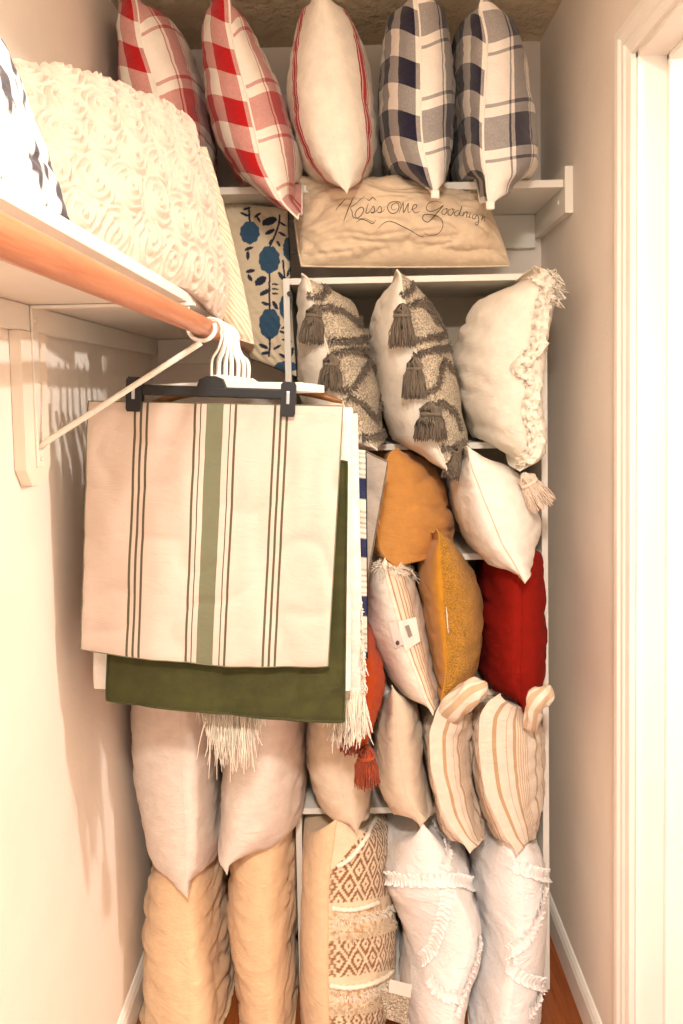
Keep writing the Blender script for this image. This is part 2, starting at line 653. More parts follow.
RX, RZ, RR = -0.262, 1.6225 + H0, 0.0172
rod_pts = [(RX, YN + .1, RZ), (RX, 0.4, RZ), (RX, 1.3, RZ), (RX, YB - .024, RZ)]
rodo = MB().tube(rod_pts, RR, 28).build('closet_rod', M['rod'], None, True)
tag(rodo, 'reddish brown wooden closet rod carrying the hangers', 'rod')

BY = 1.325
bk = empty('shelf_bracket', 'cream painted metal shelf bracket with a diagonal brace on the left wall', 'bracket', loc=(XL, BY, 1.35 + H0))
y0, y1 = BY - .052, BY + .052
zb, zt = 1.345 + H0, LZ - .065
pl = MB().prism([(y0, zt), (y1, zt), (y1, zb + .03), (y1 - .022, zb), (y0 + .022, zb), (y0, zb + .03)], 'X', XL + .001, XL + .021)
pl.build('backing_board', M['plate'], bk)
xw = XL + .021
MB().box(xw, xw + .004, BY - .012, BY + .012, zb + .03, LZ - .022, .0015).box(xw, LX + .012, BY - .010, BY + .010, LZ - .024, LZ - .018, .0015).build('angle_bar', M['white_metal'], bk)
MB().tube([(xw + .004, BY, zb + .065), (xw + .015, BY, zb + .075), (RX - .012, BY, RZ - .036), (RX - .002, BY, RZ - .030)], 0.0055, 10).build('brace', M['white_metal'], bk, True)
hook = [(RX + .024 * math.cos(a), BY, RZ - .004 + .0225 * math.sin(a)) for a in np.linspace(R(-180), R(20), 14)]
MB().tube([(RX - .024, BY, LZ - .021)] + hook, 0.004, 8).build('rod_hook', M['white_metal'], bk, True)
for zz in (zb + .045, LZ - .045):
    MB().tube([(xw + .003, BY, zz), (xw + .008, BY, zz)], 0.005, 10).build('screw', M['white_metal'], bk)

# bookcase
FY = 1.885
bxl = P(289.5, 560, FY).x
bxr = P(548.5, 640, FY).x
TB = 0.016
btop = P(400, 276, FY).z
shelf_px = [(450, 443), (537, 553), (470, 690), (330, 809)]
shelf_z = [P(x, y, FY).z for x, y in shelf_px]
bc = empty('bookcase', 'white tall bookcase with five open shelves packed with pillows', 'bookcase', loc=((bxl + bxr) / 2, YB, 0))
MB().box(bxl, bxl + TB, FY, YB - .006, 0.002, btop, .0012).build('side_panel', M['shelf'], bc)
MB().box(bxr - TB, bxr, FY, YB - .006, 0.002, btop, .0012).build('side_panel', M['shelf'], bc)
MB().box(bxl + TB, bxr - TB, FY, YB - .006, btop - TB, btop, .0012).build('top_panel', M['shelf'], bc)
MB().box(bxl + TB, bxr - TB, FY, YB - .006, 0.02, 0.045, .0012).build('bottom_panel', M['shelf'], bc)
for z in shelf_z:
    MB().box(bxl + TB, bxr - TB, FY + .004, YB - .010, z - TB, z, .0012).build('shelf', M['shelf'], bc)
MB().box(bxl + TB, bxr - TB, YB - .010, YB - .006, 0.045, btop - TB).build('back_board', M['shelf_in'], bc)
kp = P(288, 294, FY)
MB().tube([(kp.x + .004, FY, kp.z), (kp.x + .004, FY - .006, kp.z)], 0.0065, 12).build('screw_cap', M['black_plastic'], bc)
LEVEL = [btop] + shelf_z + [0.045]
BXI0, BXI1 = bxl + TB + .004, bxr - TB - .004


# ---------------------------------------------------------------- pillows
def grid_faces(n, m, flip=False):
    i, j = np.meshgrid(np.arange(n - 1), np.arange(m - 1), indexing='ij')
    a = (i * m + j).ravel()
    q = np.stack([a, a + 1, a + m + 1, a + m], 1)
    return q[:, ::-1] if flip else q


def grid_normals(p):
    du = np.gradient(p, axis=0)
    dv = np.gradient(p, axis=1)
    n = np.cross(du, dv)
    return n / (np.linalg.norm(n, axis=2)[..., None] + 1e-12)


def arc(p, axis):
    d = np.linalg.norm(np.diff(p, axis=axis), axis=2)
    c = np.cumsum(d, axis=axis)
    z = np.zeros_like(np.take(c, [0], axis=axis))
    return np.concatenate([z, c], axis=axis)


class Pillow:
    pass


def wrinkle(p, nrm, edge, seed, lump, crease, pucker, seamdist, along):
    """displacement of a cloth grid along its normals; edge is 0 on seams"""
    q = p + seed * 7.31
    d = lump * noise3(q * 7.0) + 0.5 * lump * noise3(q * 16.0)
    rid = 1 - np.abs(noise3(q * np.array([5.0, 5.0, 17.0]) + 0.35 * noise3(q * 9.0)[..., None])) * 2.4
    d -= crease * np.clip(rid, 0, 1) ** 3
    rid2 = 1 - np.abs(noise3(q * np.array([9.0, 9.0, 30.0]) + 31.0)) * 2.6
    d -= 0.5 * crease * np.clip(rid2, 0, 1) ** 3
    if pucker:
        ph = along * 2 * math.pi / 0.034 + 5 * noise3(q * 9.0)
        d += pucker * np.sin(ph) * np.exp(-seamdist / 0.045) * np.clip(seamdist / 0.012, 0, 1)
    return p + nrm * (d * np.clip(edge, 0, 1) ** 0.6)[..., None]


def edge_pillow(name, label, rows, Yf, depth, mats, group=None, yaw=0.0, zf=None, zc=None, xlim=None, n=72, m=44, ds=None, power=0.37,
                lump=0.010, crease=0.006, pucker=0.004, seam=0.0016, seam_mat=None, seed=None, tilt=0.0, pinch=0.012, ground=False, cols=None, floor_y=None,
                flat=None):
    """a cushion standing on its side, one seam edge towards the room.
    rows: (y, x_left, x_seam, x_right) in photo pixels from the upper corner to the lower one"""
    seed = len(bpy.data.objects) * 0.37 if seed is None else seed
    rows = np.array(rows, float)
    ds = 0.40 * depth if ds is None else ds
    if ground:   # the last row is where the floor is
        q = CR.transposed() @ (Vector((0.0, Yf + tilt * 0.5, ground)) - CAM)
        k = (rows[:, 0] - rows[0, 0]) / (rows[-1, 0] - rows[0, 0])
        rows[:, 0] += np.where(rows[:, 0] > 960, (CY - FPX * q.y / -q.z - rows[-1, 0]) * smooth01((rows[:, 0] - 960) / (rows[-1, 0] - 960)), 0)
    for e, e2 in ((0, 1), (-1, -2)):     # stuffed corners are blunt
        for k in (1, 3):
            rows[e, k] = rows[e, 2] + 0.55 * (rows[e2, k] - rows[e2, 2])
    t = np.linspace(0, 1, n)
    t = 0.5 - 0.5 * np.cos(math.pi * (t * 0.96 + 0.02))
    t = (t - t[0]) / (t[-1] - t[0])
    yy = rows[0, 0] + (rows[-1, 0] - rows[0, 0]) * t
    xl, xs, xr = (pchip(rows[:, 0], rows[:, k], yy) for k in (1, 2, 3))
    ycam = Yf + tilt * (t - 0.5)
    S = np.array([tuple(P(a, b, c)) for a, b, c in zip(xs, yy, ycam)])
    ud = np.array([math.sin(yaw), math.cos(yaw), 0.0])
    a = np.linspace(0, 1, m)
    a = 0.5 - 0.5 * np.cos(math.pi * a)
    g = np.sin(math.pi * np.clip(a, 0, 1)) ** power
    zmid = 0.5 * (S[0, 2] + S[-1, 2])
    panels = {}
    wmax = {}
    for side, xpx in (('L', xl), ('R', xr)):
        E = np.array([tuple(P(px, py, c + ds * math.cos(yaw))) for px, py, c in zip(xpx, yy, ycam)])
        w = E[:, 0] - (S[:, 0] + ud[0] * ds)
        if side == 'L':
            w = np.minimum(w, 0.0)
        else:
            w = np.maximum(w, 0.0)
        w = w * np.minimum(1, np.sqrt(np.minimum(t, 1 - t) / 0.035))
        p = S[:, None, :] + ud[None, None, :] * (a * depth)[None, :, None]
        p[..., 0] += w[:, None] * g[None, :]
        dz = E[:, 2] - S[:, 2]
        kz = np.minimum(1, 7 * np.minimum(t, 1 - t))
        kz = np.where((t > 0.5) == (dz > 0), 1.0, kz)   # the lower edge may rise with depth, the upper one may sink
        p[..., 2] += ((E[:, 2] - S[:, 2]) * kz)[:, None] * (np.sin(math.pi * a) ** 0.6)[None, :]
        p[..., 2] = zmid + (p[..., 2] - zmid) * (1 - pinch * np.sin(math.pi * a) ** 0.8)[None, :]
        nr = grid_normals(p)
        want = -1 if side == 'L' else 1
        if nr[n // 2, m // 2, 0] * want < 0:
            nr = -nr
        edge = np.sin(math.pi * a)[None, :] * np.minimum(1, 6 * np.minimum(t, 1 - t))[:, None]
        ua = arc(p, 1)
        va = arc(p, 0)[:, :1] * np.ones((1, m))
        sd = np.minimum(ua, ua[:, -1:] - ua)
        p = wrinkle(p, nr, edge, seed, lump, crease, pucker, sd, va)
        panels[side] = [p, ua, va]
    for side in panels:
        p = panels[side][0]
        fyy = FY if floor_y is None else floor_y
        k = smooth01((p[..., 1] - (fyy - 0.085)) / 0.08)
        if zf is not None:
            lo = np.maximum(p[..., 2], zf + 0.002 + 0.10 * np.clip(p[..., 2] - zf + 0.05, 0, 0.1) * (p[..., 2] < zf + 0.05))
            p[..., 2] = p[..., 2] * (1 - k) + lo * k
        if zc is not None:
            p[..., 2] = p[..., 2] * (1 - k) + np.minimum(p[..., 2], zc - 0.003) * k
        if xlim is not None:
            p[..., 0] = p[..., 0] * (1 - k) + np.clip(p[..., 0], xlim[0], xlim[1]) * k
        if flat is not None:   # pressed against a wall plane everywhere
            p[..., 0] = np.clip(p[..., 0], flat[0], flat[1])
            if flat[2] > -1:
                h_ = p[..., 2] - flat[2]
                p[..., 2] = flat[2] + 0.5 * (h_ + np.sqrt(h_ * h_ + 0.0009)) - 0.0004
        p[..., 1] = np.minimum(p[..., 1], YB - 0.014)
    # the two cloths share their seam
    for e in (0, -1):
        mid = 0.5 * (panels['L'][0][:, e] + panels['R'][0][:, e])
        panels['L'][0][:, e] = mid
        panels['R'][0][:, e] = mid
        mid = 0.5 * (panels['L'][0][e] + panels['R'][0][e])
        panels['L'][0][e] = mid
        panels['R'][0][e] = mid
    base = panels['L'][0][-1, m // 2]
    root = empty(name, label, 'pillow', group, loc=tuple(base))
    res = Pillow()
    res.root, res.S, res.bvh, res.panel = root, panels['L'][0][:, 0].copy(), {}, {}
    for side, nm in (('L', 'back_panel'), ('R', 'front_panel')):
        p, ua, va = panels[side]
        uv = np.stack([ua, va], 2).reshape(-1, 2)
        f = grid_faces(n, m, side == 'R')
        pp = p.reshape(-1, 3)
        c = cols(side, pp, uv) if cols else None
        o = mesh_obj(nm, pp, f, mats[0] if side == 'L' else mats[1], root, True, uv, c)
        res.panel[side] = o
        res.bvh[side] = BVHTree.FromPolygons([tuple(v) for v in pp], [tuple(int(i) for i in q) for q in f])
    if seam:
        pl_ = panels['L'][0]
        loop = list(pl_[:, 0]) + list(pl_[-1, 1:]) + list(pl_[-2:0:-1, -1]) + list(pl_[0, :0:-1])
        v, fcs = tube_arrays(loop, seam, 6, True)
        mesh_obj('seam_piping', v, fcs, seam_mat or mats[0], root)
    return res


def quad_pillow(name, label, BL, BR, TR, TL, thick, mats, group=None, n=80, m=80, power=0.45, pinch=0.06, lump=0.008, crease=0.005, pucker=0.003,
                seam=0.0016, seam_mat=None, disp=None, clampf=None, cols=None, toward=None, seed=None, cat='pillow', back=1.0, rnd=0.0):
    """a cushion seen on its face, given by its four corners in metres"""
    seed = len(bpy.data.objects) * 0.37 if seed is None else seed
    C = [np.array(tuple(q), float) for q in (BL, BR, TR, TL)]
    s = -np.cos(np.linspace(0, math.pi, m))
    s = 0.5 * s + 0.5 * np.linspace(-1, 1, m)
    t = -np.cos(np.linspace(0, math.pi, n))
    t = 0.5 * t + 0.5 * np.linspace(-1, 1, n)
    T_, S_ = np.meshgrid(t, s, indexing='ij')
    s2 = S_ * (1 - pinch * (1 - T_ ** 2))
    t2 = T_ * (1 - pinch * (1 - S_ ** 2))
    s2, t2 = s2 * np.sqrt(1 - rnd * T_ ** 2 / 2), t2 * np.sqrt(1 - rnd * S_ ** 2 / 2)   # rounded corners
    bs, bt = (s2 + 1) / 2, (t2 + 1) / 2
    p0 = ((1 - bs) * (1 - bt))[..., None] * C[0] + (bs * (1 - bt))[..., None] * C[1] + (bs * bt)[..., None] * C[2] + ((1 - bs) * bt)[..., None] * C[3]
    nv = np.cross(C[1] - C[0], C[3] - C[0])
    nv /= np.linalg.norm(nv)
    to = np.array(tuple(CAM)) - C[0] if toward is None else np.array(toward, float)
    if np.dot(nv, to) < 0:
        nv = -nv
    Wd = np.linalg.norm(C[1] - C[0])
    Hd = np.linalg.norm(C[3] - C[0])
    prof = (np.clip(1 - S_ ** 2, 0, 1) * np.clip(1 - T_ ** 2, 0, 1)) ** power
    uv = np.stack([S_ * Wd / 2, T_ * Hd / 2], 2)
    sd = np.minimum((1 - np.abs(S_)) * Wd / 2, (1 - np.abs(T_)) * Hd / 2)
    edge = np.clip(sd / 0.03, 0, 1)
    pan = []
    for sg_, th in ((1, thick), (-1, thick * back)):
        p = p0 + nv * (sg_ * th / 2 * prof)[..., None]
        nr = grid_normals(p)
        if np.dot(nr[n // 2, m // 2], nv) * sg_ < 0:
            nr = -nr
        p = wrinkle(p, nr, edge, seed + sg_, lump, crease, pucker, sd, uv[..., 0] + uv[..., 1])
        if disp is not None and sg_ == 1:
            p = p + nr * (disp(uv) * edge)[..., None]
        if clampf is not None:
            p = clampf(p)
        pan.append(p)
    for e in (0, -1):
        pan[1][e] = pan[0][e]
        pan[1][:, e] = pan[0][:, e]
    root = empty(name, label, cat, group, loc=tuple(0.5 * (C[0] + C[1])))
    res = Pillow()
    res.root, res.bvh, res.panel = root, {}, {}
    for k, nm, p in ((0, 'front_panel', pan[0]), (1, 'back_panel', pan[1])):
        f = grid_faces(n, m)
        fn = np.cross(p[n // 2, m // 2 + 1] - p[n // 2, m // 2], p[n // 2 + 1, m // 2] - p[n // 2, m // 2])
        if np.dot(fn, nv) * (1 if k == 0 else -1) < 0:
            f = f[:, ::-1]
        pp = p.reshape(-1, 3)
        u2 = uv.reshape(-1, 2)
        c = cols(nm, pp, u2) if cols else None
        res.panel[nm] = mesh_obj(nm, pp, f, mats[k if len(mats) > 1 else 0], root, True, u2, c)
        res.bvh[nm] = BVHTree.FromPolygons([tuple(v) for v in pp], [tuple(int(i) for i in q) for q in f])
    if seam:
        a = pan[0]
        loop = list(a[0, :]) + list(a[1:, -1]) + list(a[-1, -2::-1]) + list(a[-2:0:-1, 0])
        v, fcs = tube_arrays(loop, seam, 6, True)
        mesh_obj('seam_piping', v, fcs, seam_mat or mats[0], root)
    return res


def hit(bvhs, px, py):
    best = None
    for b in bvhs:
        loc, nr, i, d = b.ray_cast(CAM, ray(px, py))
        if loc is not None and (best is None or d < best[2]):
            if nr.dot(ray(px, py)) > 0:
                nr = -nr
            best = (loc, nr, d)
    return best


def trace(pil, pts, per=6, lift=0.001):
    """photo pixels -> points lying on a cushion's cloth"""
    out, ns = [], []
    q = catmull([(x, y, 0) for x, y in pts], per) if per > 1 else [np.array((x, y, 0.0)) for x, y in pts]
    for k in q:
        h = hit(pil.bvh.values(), k[0], k[1])
        if h:
            out.append(np.array(h[0]) + np.array(h[1]) * lift)
            ns.append(np.array(h[1]))
    return out, ns


def strands(lines, r, sides=3):
    """lines: (N,K,3); r: scalar or (K,)"""
    L = np.asarray(lines, float)
    N, K, _ = L.shape
    rr = np.broadcast_to(np.asarray(r, float), (K,))
    t = np.gradient(L, axis=1)
    t /= np.linalg.norm(t, axis=2)[..., None] + 1e-12
    ref = np.where(np.abs(t[..., 2:3]) > 0.9, np.array([1.0, 0, 0]), np.array([0, 0, 1.0]))
    u = np.cross(t, ref)
    u /= np.linalg.norm(u, axis=2)[..., None] + 1e-12
    w = np.cross(t, u)
    vs = np.empty((N, K, sides, 3))
    for k in range(sides):
        a = 2 * math.pi * k / sides
        vs[:, :, k] = L + rr[None, :, None] * (math.cos(a) * u + math.sin(a) * w)
    idx = np.arange(N * K * sides).reshape(N, K, sides)
    f = []
    for k in range(sides):
        k2 = (k + 1) % sides
        f.append(np.stack([idx[:, :-1, k], idx[:, :-1, k2], idx[:, 1:, k2], idx[:, 1:, k]], -1).reshape(-1, 4))
    return vs.reshape(-1, 3), np.concatenate(f)


def tassel(parent, root, tip, width, mat, n=160, name='tassel', head=0.28):
    root, tip = np.array(tuple(root)), np.array(tuple(tip))
    ax = tip - root
    Ln = np.linalg.norm(ax)
    ax = ax / Ln
    e1 = np.cross(ax, np.array([0.3, 1.0, 0.2]))
    e1 /= np.linalg.norm(e1)
    e2 = np.cross(ax, e1)
    lines = []
    for i in range(n):
        th = RNG.uniform(0, 2 * math.pi)
        q = math.sqrt(RNG.uniform(0.15, 1.0))
        d = math.cos(th) * e1 + math.sin(th) * e2
        ln = Ln * RNG.uniform(0.88, 1.04)
        ks = np.linspace(0, 1, 7)
        rad = np.interp(ks, [0, 0.08, head * 0.7, head, 0.55, 1.0], [0.10, 0.55, 0.62, 0.48, 0.85, 1.0]) * width / 2 * q
        pts = root + ax * (ks * ln)[:, None] + d * rad[:, None] + RNG.normal(0, width * 0.018, (7, 3))
        lines.append(pts)
    v, f = strands(lines, [0.0016, 0.0017, 0.0017, 0.0017, 0.0017, 0.0016, 0.0010])
    o = mesh_obj(name, v, f, mat, parent)
    # wound neck
    c = root + ax * Ln * head
    ring = [c + width / 2 * 0.52 * (math.cos(a) * e1 + math.sin(a) * e2) for a in np.linspace(0, 2 * math.pi, 17)[:-1]]
    v, f = tube_arrays(ring, width * 0.07, 6, True)
    mesh_obj('tassel_wrap', v, f, mat, o)
    return o


def yarn_trim(pil, pts, width, mat, name='yarn_trim', dens=2200, seed=1, long=1.0):
    """tufted trim: short yarn ends along a line on the cloth"""
    base, ns = trace(pil, pts, 10, 0.001)
    if len(base) < 3:
        return
    rg = np.random.default_rng(seed)
    base, ns = np.array(base), np.array(ns)
    seg = np.linalg.norm(np.diff(base, axis=0), axis=1)
    s = np.concatenate([[0], np.cumsum(seg)])
    N = max(30, int(dens * s[-1]))
    q = rg.uniform(0, s[-1], N)
    B = np.stack([np.interp(q, s, base[:, k]) for k in range(3)], 1)
    NN = np.stack([np.interp(q, s, ns[:, k]) for k in range(3)], 1)
    tg = np.gradient(base, axis=0)
    TT = np.stack([np.interp(q, s, tg[:, k]) for k in range(3)], 1)
    TT /= np.linalg.norm(TT, axis=1)[:, None] + 1e-9
    SS = np.cross(TT, NN)
    off = rg.uniform(-1, 1, N)[:, None]
    B = B + SS * off * width * 0.35
    dirn = NN * rg.uniform(0.5, 1.0, (N, 1)) + SS * (off * 0.8 + rg.normal(0, 0.3, (N, 1))) + rg.normal(0, 0.25, (N, 3)) + np.array([0, 0, -0.3])
    Ln = width * 0.55 * long * rg.uniform(0.7, 1.2, (N, 1))
    lines = np.stack([B, B + dirn * Ln * 0.5, B + dirn * Ln + np.array([0, 0, -0.15]) * Ln], 1)
    v, f = strands(lines, [0.0013, 0.0013, 0.0009])
    return mesh_obj(name, v, f, mat, pil.root)


def ruffle(pil, pts, width, mat, name='ruffle', waves=0.013, lift=0.006, seed=0):
    base, ns = trace(pil, pts, 24, 0.002)
    if len(base) < 4:
        return
    base, ns = np.array(base), np.array(ns)
    for _ in range(2):
        ns[1:-1] = (ns[:-2] + ns[1:-1] + ns[2:]) / 3
    seg = np.linalg.norm(np.diff(base, axis=0), axis=1)
    s = np.concatenate([[0], np.cumsum(seg)])
    N = max(24, int(s[-1] / (waves / 8)))
    q = np.linspace(0, s[-1], N)
    B = np.stack([np.interp(q, s, base[:, k]) for k in range(3)], 1)
    NN = np.stack([np.interp(q, s, ns[:, k]) for k in range(3)], 1)
    NN /= np.linalg.norm(NN, axis=1)[:, None]
    T = np.gradient(B, axis=0)
    T /= np.linalg.norm(T, axis=1)[:, None] + 1e-9
    SS = np.cross(T, NN)
    ph = 2 * math.pi * q / waves + 2.5 * noise3(np.stack([q * 30, q * 0 + seed, q * 0], 1))
    cs = np.array([-1.0, -0.75, -0.4, 0.0, 0.4, 0.75, 1.0])
    V = []
    for c in cs:
        amp = abs(c)
        V.append(B + SS * (c * width / 2 * (1 + 0.12 * np.sin(ph * 0.5)))[:, None]
                 + NN * (0.002 + amp ** 2 * lift * (0.6 + 0.6 * np.sin(ph + (1.2 if c > 0 else 0))))[:, None]
                 + T * (amp * 0.003 * np.cos(ph))[:, None])
    V = np.stack(V, 1)
    return mesh_obj(name, V.reshape(-1, 3), grid_faces(N, len(cs)), mat, pil.root)


def fringe(parent, pts, length, mat, n, name='fringe', droop=(0, 0, -1), spread=0.25, r=0.0013, seed=0, clump=0.0):
    """loose threads hanging from a line of 3D points"""
    rg = np.random.default_rng(seed)
    p = np.array([tuple(q) for q in pts], float)
    s = np.concatenate([[0], np.cumsum(np.linalg.norm(np.diff(p, axis=0), axis=1))])
    q = rg.uniform(0, s[-1], n)
    B = np.stack([np.interp(q, s, p[:, k]) for k in range(3)], 1)
    d = np.array(droop, float)[None] + rg.normal(0, spread, (n, 3))
    L = np.interp(q, s, np.broadcast_to(np.asarray(length, float), (len(p),)))[:, None] * rg.uniform(0.7, 1.1, (n, 1))
    ks = np.linspace(0, 1, 6)
    lines = B[:, None, :] + d[:, None, :] * (L * ks[None, :])[..., None]
    lines += rg.normal(0, 0.0022, lines.shape) * ks[None, :, None]
    lines[..., 2] -= (ks ** 2)[None] * L * 0.15
    v, f = strands(lines, [r, r, r, r, r, r * 0.7])
    o = mesh_obj(name, v, f, mat, parent)
    o['kind'] = 'stuff'
    return o


# ---- high shelf: five cushions standing on their sides
ZS = SZ
g_top = 'plaid and striped pillows on the high shelf'
edge_pillow('plaid_pillow', 'red and white plaid pillow standing against the left wall on the high shelf',
            [(-16, 128, 128, 128), (0, 126, 136, 149), (37, 119, 141, 185), (73, 119, 152, 198), (95, 121, 158, 203), (140, 132, 168, 208), (175, 152, 182, 205), (196, 190, 190, 190)],
            1.70, 0.46, (M['red_check'], M['red_window']), g_top, zf=ZS, xlim=(XL + .006, 0.5), floor_y=SHY, seam=0.002, seam_mat=M['ivory'], flat=(XL + .004, 9, -9))
edge_pillow('plaid_pillow', 'red and white plaid pillow leaning beside the cream pillow with red stripes',
            [(-14, 219, 219, 219), (0, 211, 229, 237), (22, 205, 230, 250), (44, 201, 234, 261), (88, 204, 245, 281), (132, 213, 255, 296), (161, 227, 262, 302), (185, 243, 273, 298), (203, 268, 283, 294), (219, 298, 298, 298)],
            1.68, 0.46, (M['red_check'], M['red_window']), g_top, zf=ZS, floor_y=SHY, seam=0.0025, seam_mat=M['ivory'])
edge_pillow('striped_pillow', 'cream pillow with thin red stripes near both sides on the high shelf',
            [(-14, 318, 318, 318), (0, 307, 322, 338), (44, 292, 325, 364), (88, 285, 328, 375), (132, 290, 333, 379), (162, 300, 339, 375), (180, 316, 343, 366), (194, 347, 347, 347)],
            1.70, 0.46, (M['red_line'], M['red_line']), g_top, zf=ZS, floor_y=SHY, seam=0.0009)
n1 = edge_pillow('plaid_pillow', 'navy and white plaid pillow beside the cream pillow with red stripes',
            [(-12, 415, 415, 415), (0, 396, 417, 439), (29, 384, 420, 449), (73, 379, 421, 455), (117, 379, 421, 456), (146, 382, 423, 454), (170, 389, 429, 449), (186, 409, 433, 444), (196, 435, 435, 435)],
            1.71, 0.45, (M['navy_check'], M['navy_window']), g_top, zf=ZS, floor_y=SHY, seam=0.0022, seam_mat=M['ivory'])
n2 = edge_pillow('plaid_pillow', 'navy and white plaid pillow at the end of the high shelf by the right wall',
                 [(-4, 484, 484, 484), (6, 468, 480, 500), (15, 459, 482, 508), (44, 455, 487, 522), (88, 455, 485, 531), (132, 457, 483, 538), (161, 460, 484, 540), (176, 464, 486, 533), (190, 476, 487, 513), (207, 490, 490, 490)],
                 1.70, 0.46, (M['navy_check'], M['navy_window']), g_top, zf=ZS, floor_y=SHY, seam=0.003, seam_mat=M['ivory'], xlim=(-1, XR - .03))


def corner_tab(pil, size, mat):
    c = pil.S[-1]
    h = size / 2
    return MB().box(c[0] - h, c[0] + h, c[1] - .008, c[1] + .003, c[2] - h * .7, c[2] + h * 1.3, .003).build('corner_tab', mat, pil.root, True)


corner_tab(n1, 0.019, M['ivory'])
corner_tab(n2, 0.019, M['ivory'])

# ---- pillow with script lettering on top of the bookcase
Zt = btop + 0.002
bl, br = P(294, 281, 1.84), P(518, 277, 1.90)
bl.z, br.z = Zt + .012, Zt + .012
kiss = quad_pillow('lettered_pillow', 'tan canvas lumbar pillow with dark script lettering lying on the bookcase', bl, br, P(486, 186, 1.97), P(286, 173, 1.93), 0.24,
                   (M['canvas'],), seam=0.0028, seam_mat=M['linen'], n=90, m=110, power=0.55, pinch=0.05, crease=0.014, lump=0.020, back=0.4, rnd=0.28,
                   clampf=lambda p: np.concatenate([p[..., :1], np.minimum(p[..., 1:2], YB - .03), np.maximum(p[..., 2:3], Zt + .001 + 0.0 * p[..., 2:3])], 2))


def pen(pil, strokes, r, mat, name):
    m_ = MB()
    for s_ in strokes:
        pts, _ = trace(pil, s_, 6, 0.0006)
        if len(pts) > 2:
            k = np.linspace(0, 1, len(pts))
            m_.tube(pts, r * (0.45 + 0.75 * np.sin(math.pi * k) ** 0.7), 5)
    return m_.build(name, mat, pil.root, True) if m_.v else None


def zz(o, s, pts):
    return [(o[0] + x / s, o[1] + y / s) for x, y in pts]


A_ = ((330, 180), 6.83)
B_ = ((400, 180), 5.69)
strk = [
    zz(*A_, [(92, 285), (108, 240), (128, 190), (150, 140), (165, 112)]),                               # K stem
    zz(*A_, [(40, 210), (60, 180), (85, 152), (105, 132)]),
    zz(*A_, [(240, 112), (205, 135), (170, 168), (140, 190), (150, 215), (158, 252), (185, 262), (215, 240), (230, 205), (215, 185), (185, 205), (172, 240), (190, 265), (240, 265), (300, 290)]),
    zz(*A_, [(250, 128), (268, 140), (290, 120), (305, 130), (315, 142)]),
    zz(*A_, [(262, 160), (250, 200), (246, 225), (262, 225), (275, 210)]),                               # i
    zz(*A_, [(275, 215), (296, 178), (304, 205), (296, 226), (280, 222), (300, 222), (320, 208)]),     # s
    zz(*A_, [(318, 215), (342, 180), (352, 205), (344, 224), (326, 220), (350, 222), (375, 200)]),     # s
    zz(*A_, [(455, 195), (435, 205), (418, 190), (432, 165), (460, 158), (472, 185), (455, 220), (420, 228), (395, 200), (400, 165), (430, 148), (470, 150), (485, 175), (470, 228)]),  # M
    zz(*A_, [(470, 228), (490, 180), (500, 155), (500, 190), (502, 222), (520, 190), (535, 160), (532, 195), (535, 222), (550, 215)]),
    zz(*A_, [(550, 205), (585, 190), (590, 170), (570, 172), (562, 200), (580, 225), (612, 215)]),     # e
    zz(*B_, [(235, 130), (200, 120), (160, 135), (150, 165), (175, 178), (215, 165), (245, 145), (225, 170), (195, 205), (160, 240), (130, 225), (135, 200), (165, 195), (210, 205), (240, 235), (240, 275), (215, 305), (170, 315), (135, 300)]),  # G
    zz(*B_, [(262, 160), (242, 172), (238, 192), (255, 195), (268, 178), (262, 162), (275, 168)]),      # o
    zz(*B_, [(296, 162), (276, 174), (274, 196), (290, 200), (304, 182), (297, 164), (312, 170)]),      # o
    zz(*B_, [(335, 172), (315, 180), (310, 200), (325, 204), (340, 185), (352, 150), (342, 180), (340, 204), (355, 200)]),  # d
    zz(*B_, [(362, 182), (356, 208), (368, 188), (382, 184), (378, 212), (390, 208)]),                  # n
    zz(*B_, [(400, 188), (394, 212), (404, 214)]),                                                      # i
    zz(*B_, [(432, 196), (415, 200), (412, 218), (426, 220), (436, 200), (446, 215), (444, 250), (432, 258), (428, 245), (450, 235)]),  # g
    zz(*B_, [(470, 200), (462, 230), (470, 214), (482, 212), (480, 236)]),                              # h
    zz(*A_, [(330, 330), (360, 300), (400, 282), (450, 295), (500, 320), (560, 350), (600, 375), (640, 388)]),
    zz(*A_, [(180, 290), (210, 270), (250, 278), (290, 298), (312, 275)]),
]
pen(kiss, strk, 0.0009, M['ink'], 'script_lettering')

# ---- left shelf: rosette cushion and its neighbours
cent = []
for i in range(-5, 6):
    for j in range(-5, 6):
        cent.append((i * 0.082 + (j % 2) * 0.041 + RNG.uniform(-.010, .010), j * 0.072 + RNG.uniform(-.010, .010)))
cent = np.array(cent)


def rose_disp(uv):
    d = np.linalg.norm(uv[..., None, :] - cent[None, None], axis=3)
    k = np.argmin(d, axis=2)
    c = cent[k]
    r = np.take_along_axis(d, k[..., None], 2)[..., 0]
    th = np.arctan2(uv[..., 1] - c[..., 1], uv[..., 0] - c[..., 0])
    q = np.concatenate([uv * 40, np.zeros(uv.shape[:2] + (1,))], 2)
    nz = noise3(q)
    ph = 2 * math.pi * r / 0.0135 - th * (1 + (k % 2)) + 2.2 * nz + k * 1.7
    sw = 0.5 + 0.5 * np.sin(ph)
    return 0.0085 * sw ** 0.7 * (0.6 + 0.8 * np.clip(nz + 0.5, 0, 1)) + 0.006 * np.clip(1 - (r / 0.045) ** 2, 0, 1)


def on_left_shelf(p):
    p = p.copy()
    k = 1 - smooth01((p[..., 0] - (LX - 0.01)) / 0.04)
    p[..., 2] = p[..., 2] * (1 - k) + np.maximum(p[..., 2], LZ + .003) * k
    p[..., 0] = np.maximum(p[..., 0], XL + .004)
    p[..., 1] = np.minimum(p[..., 1], YB - .014)
    return p


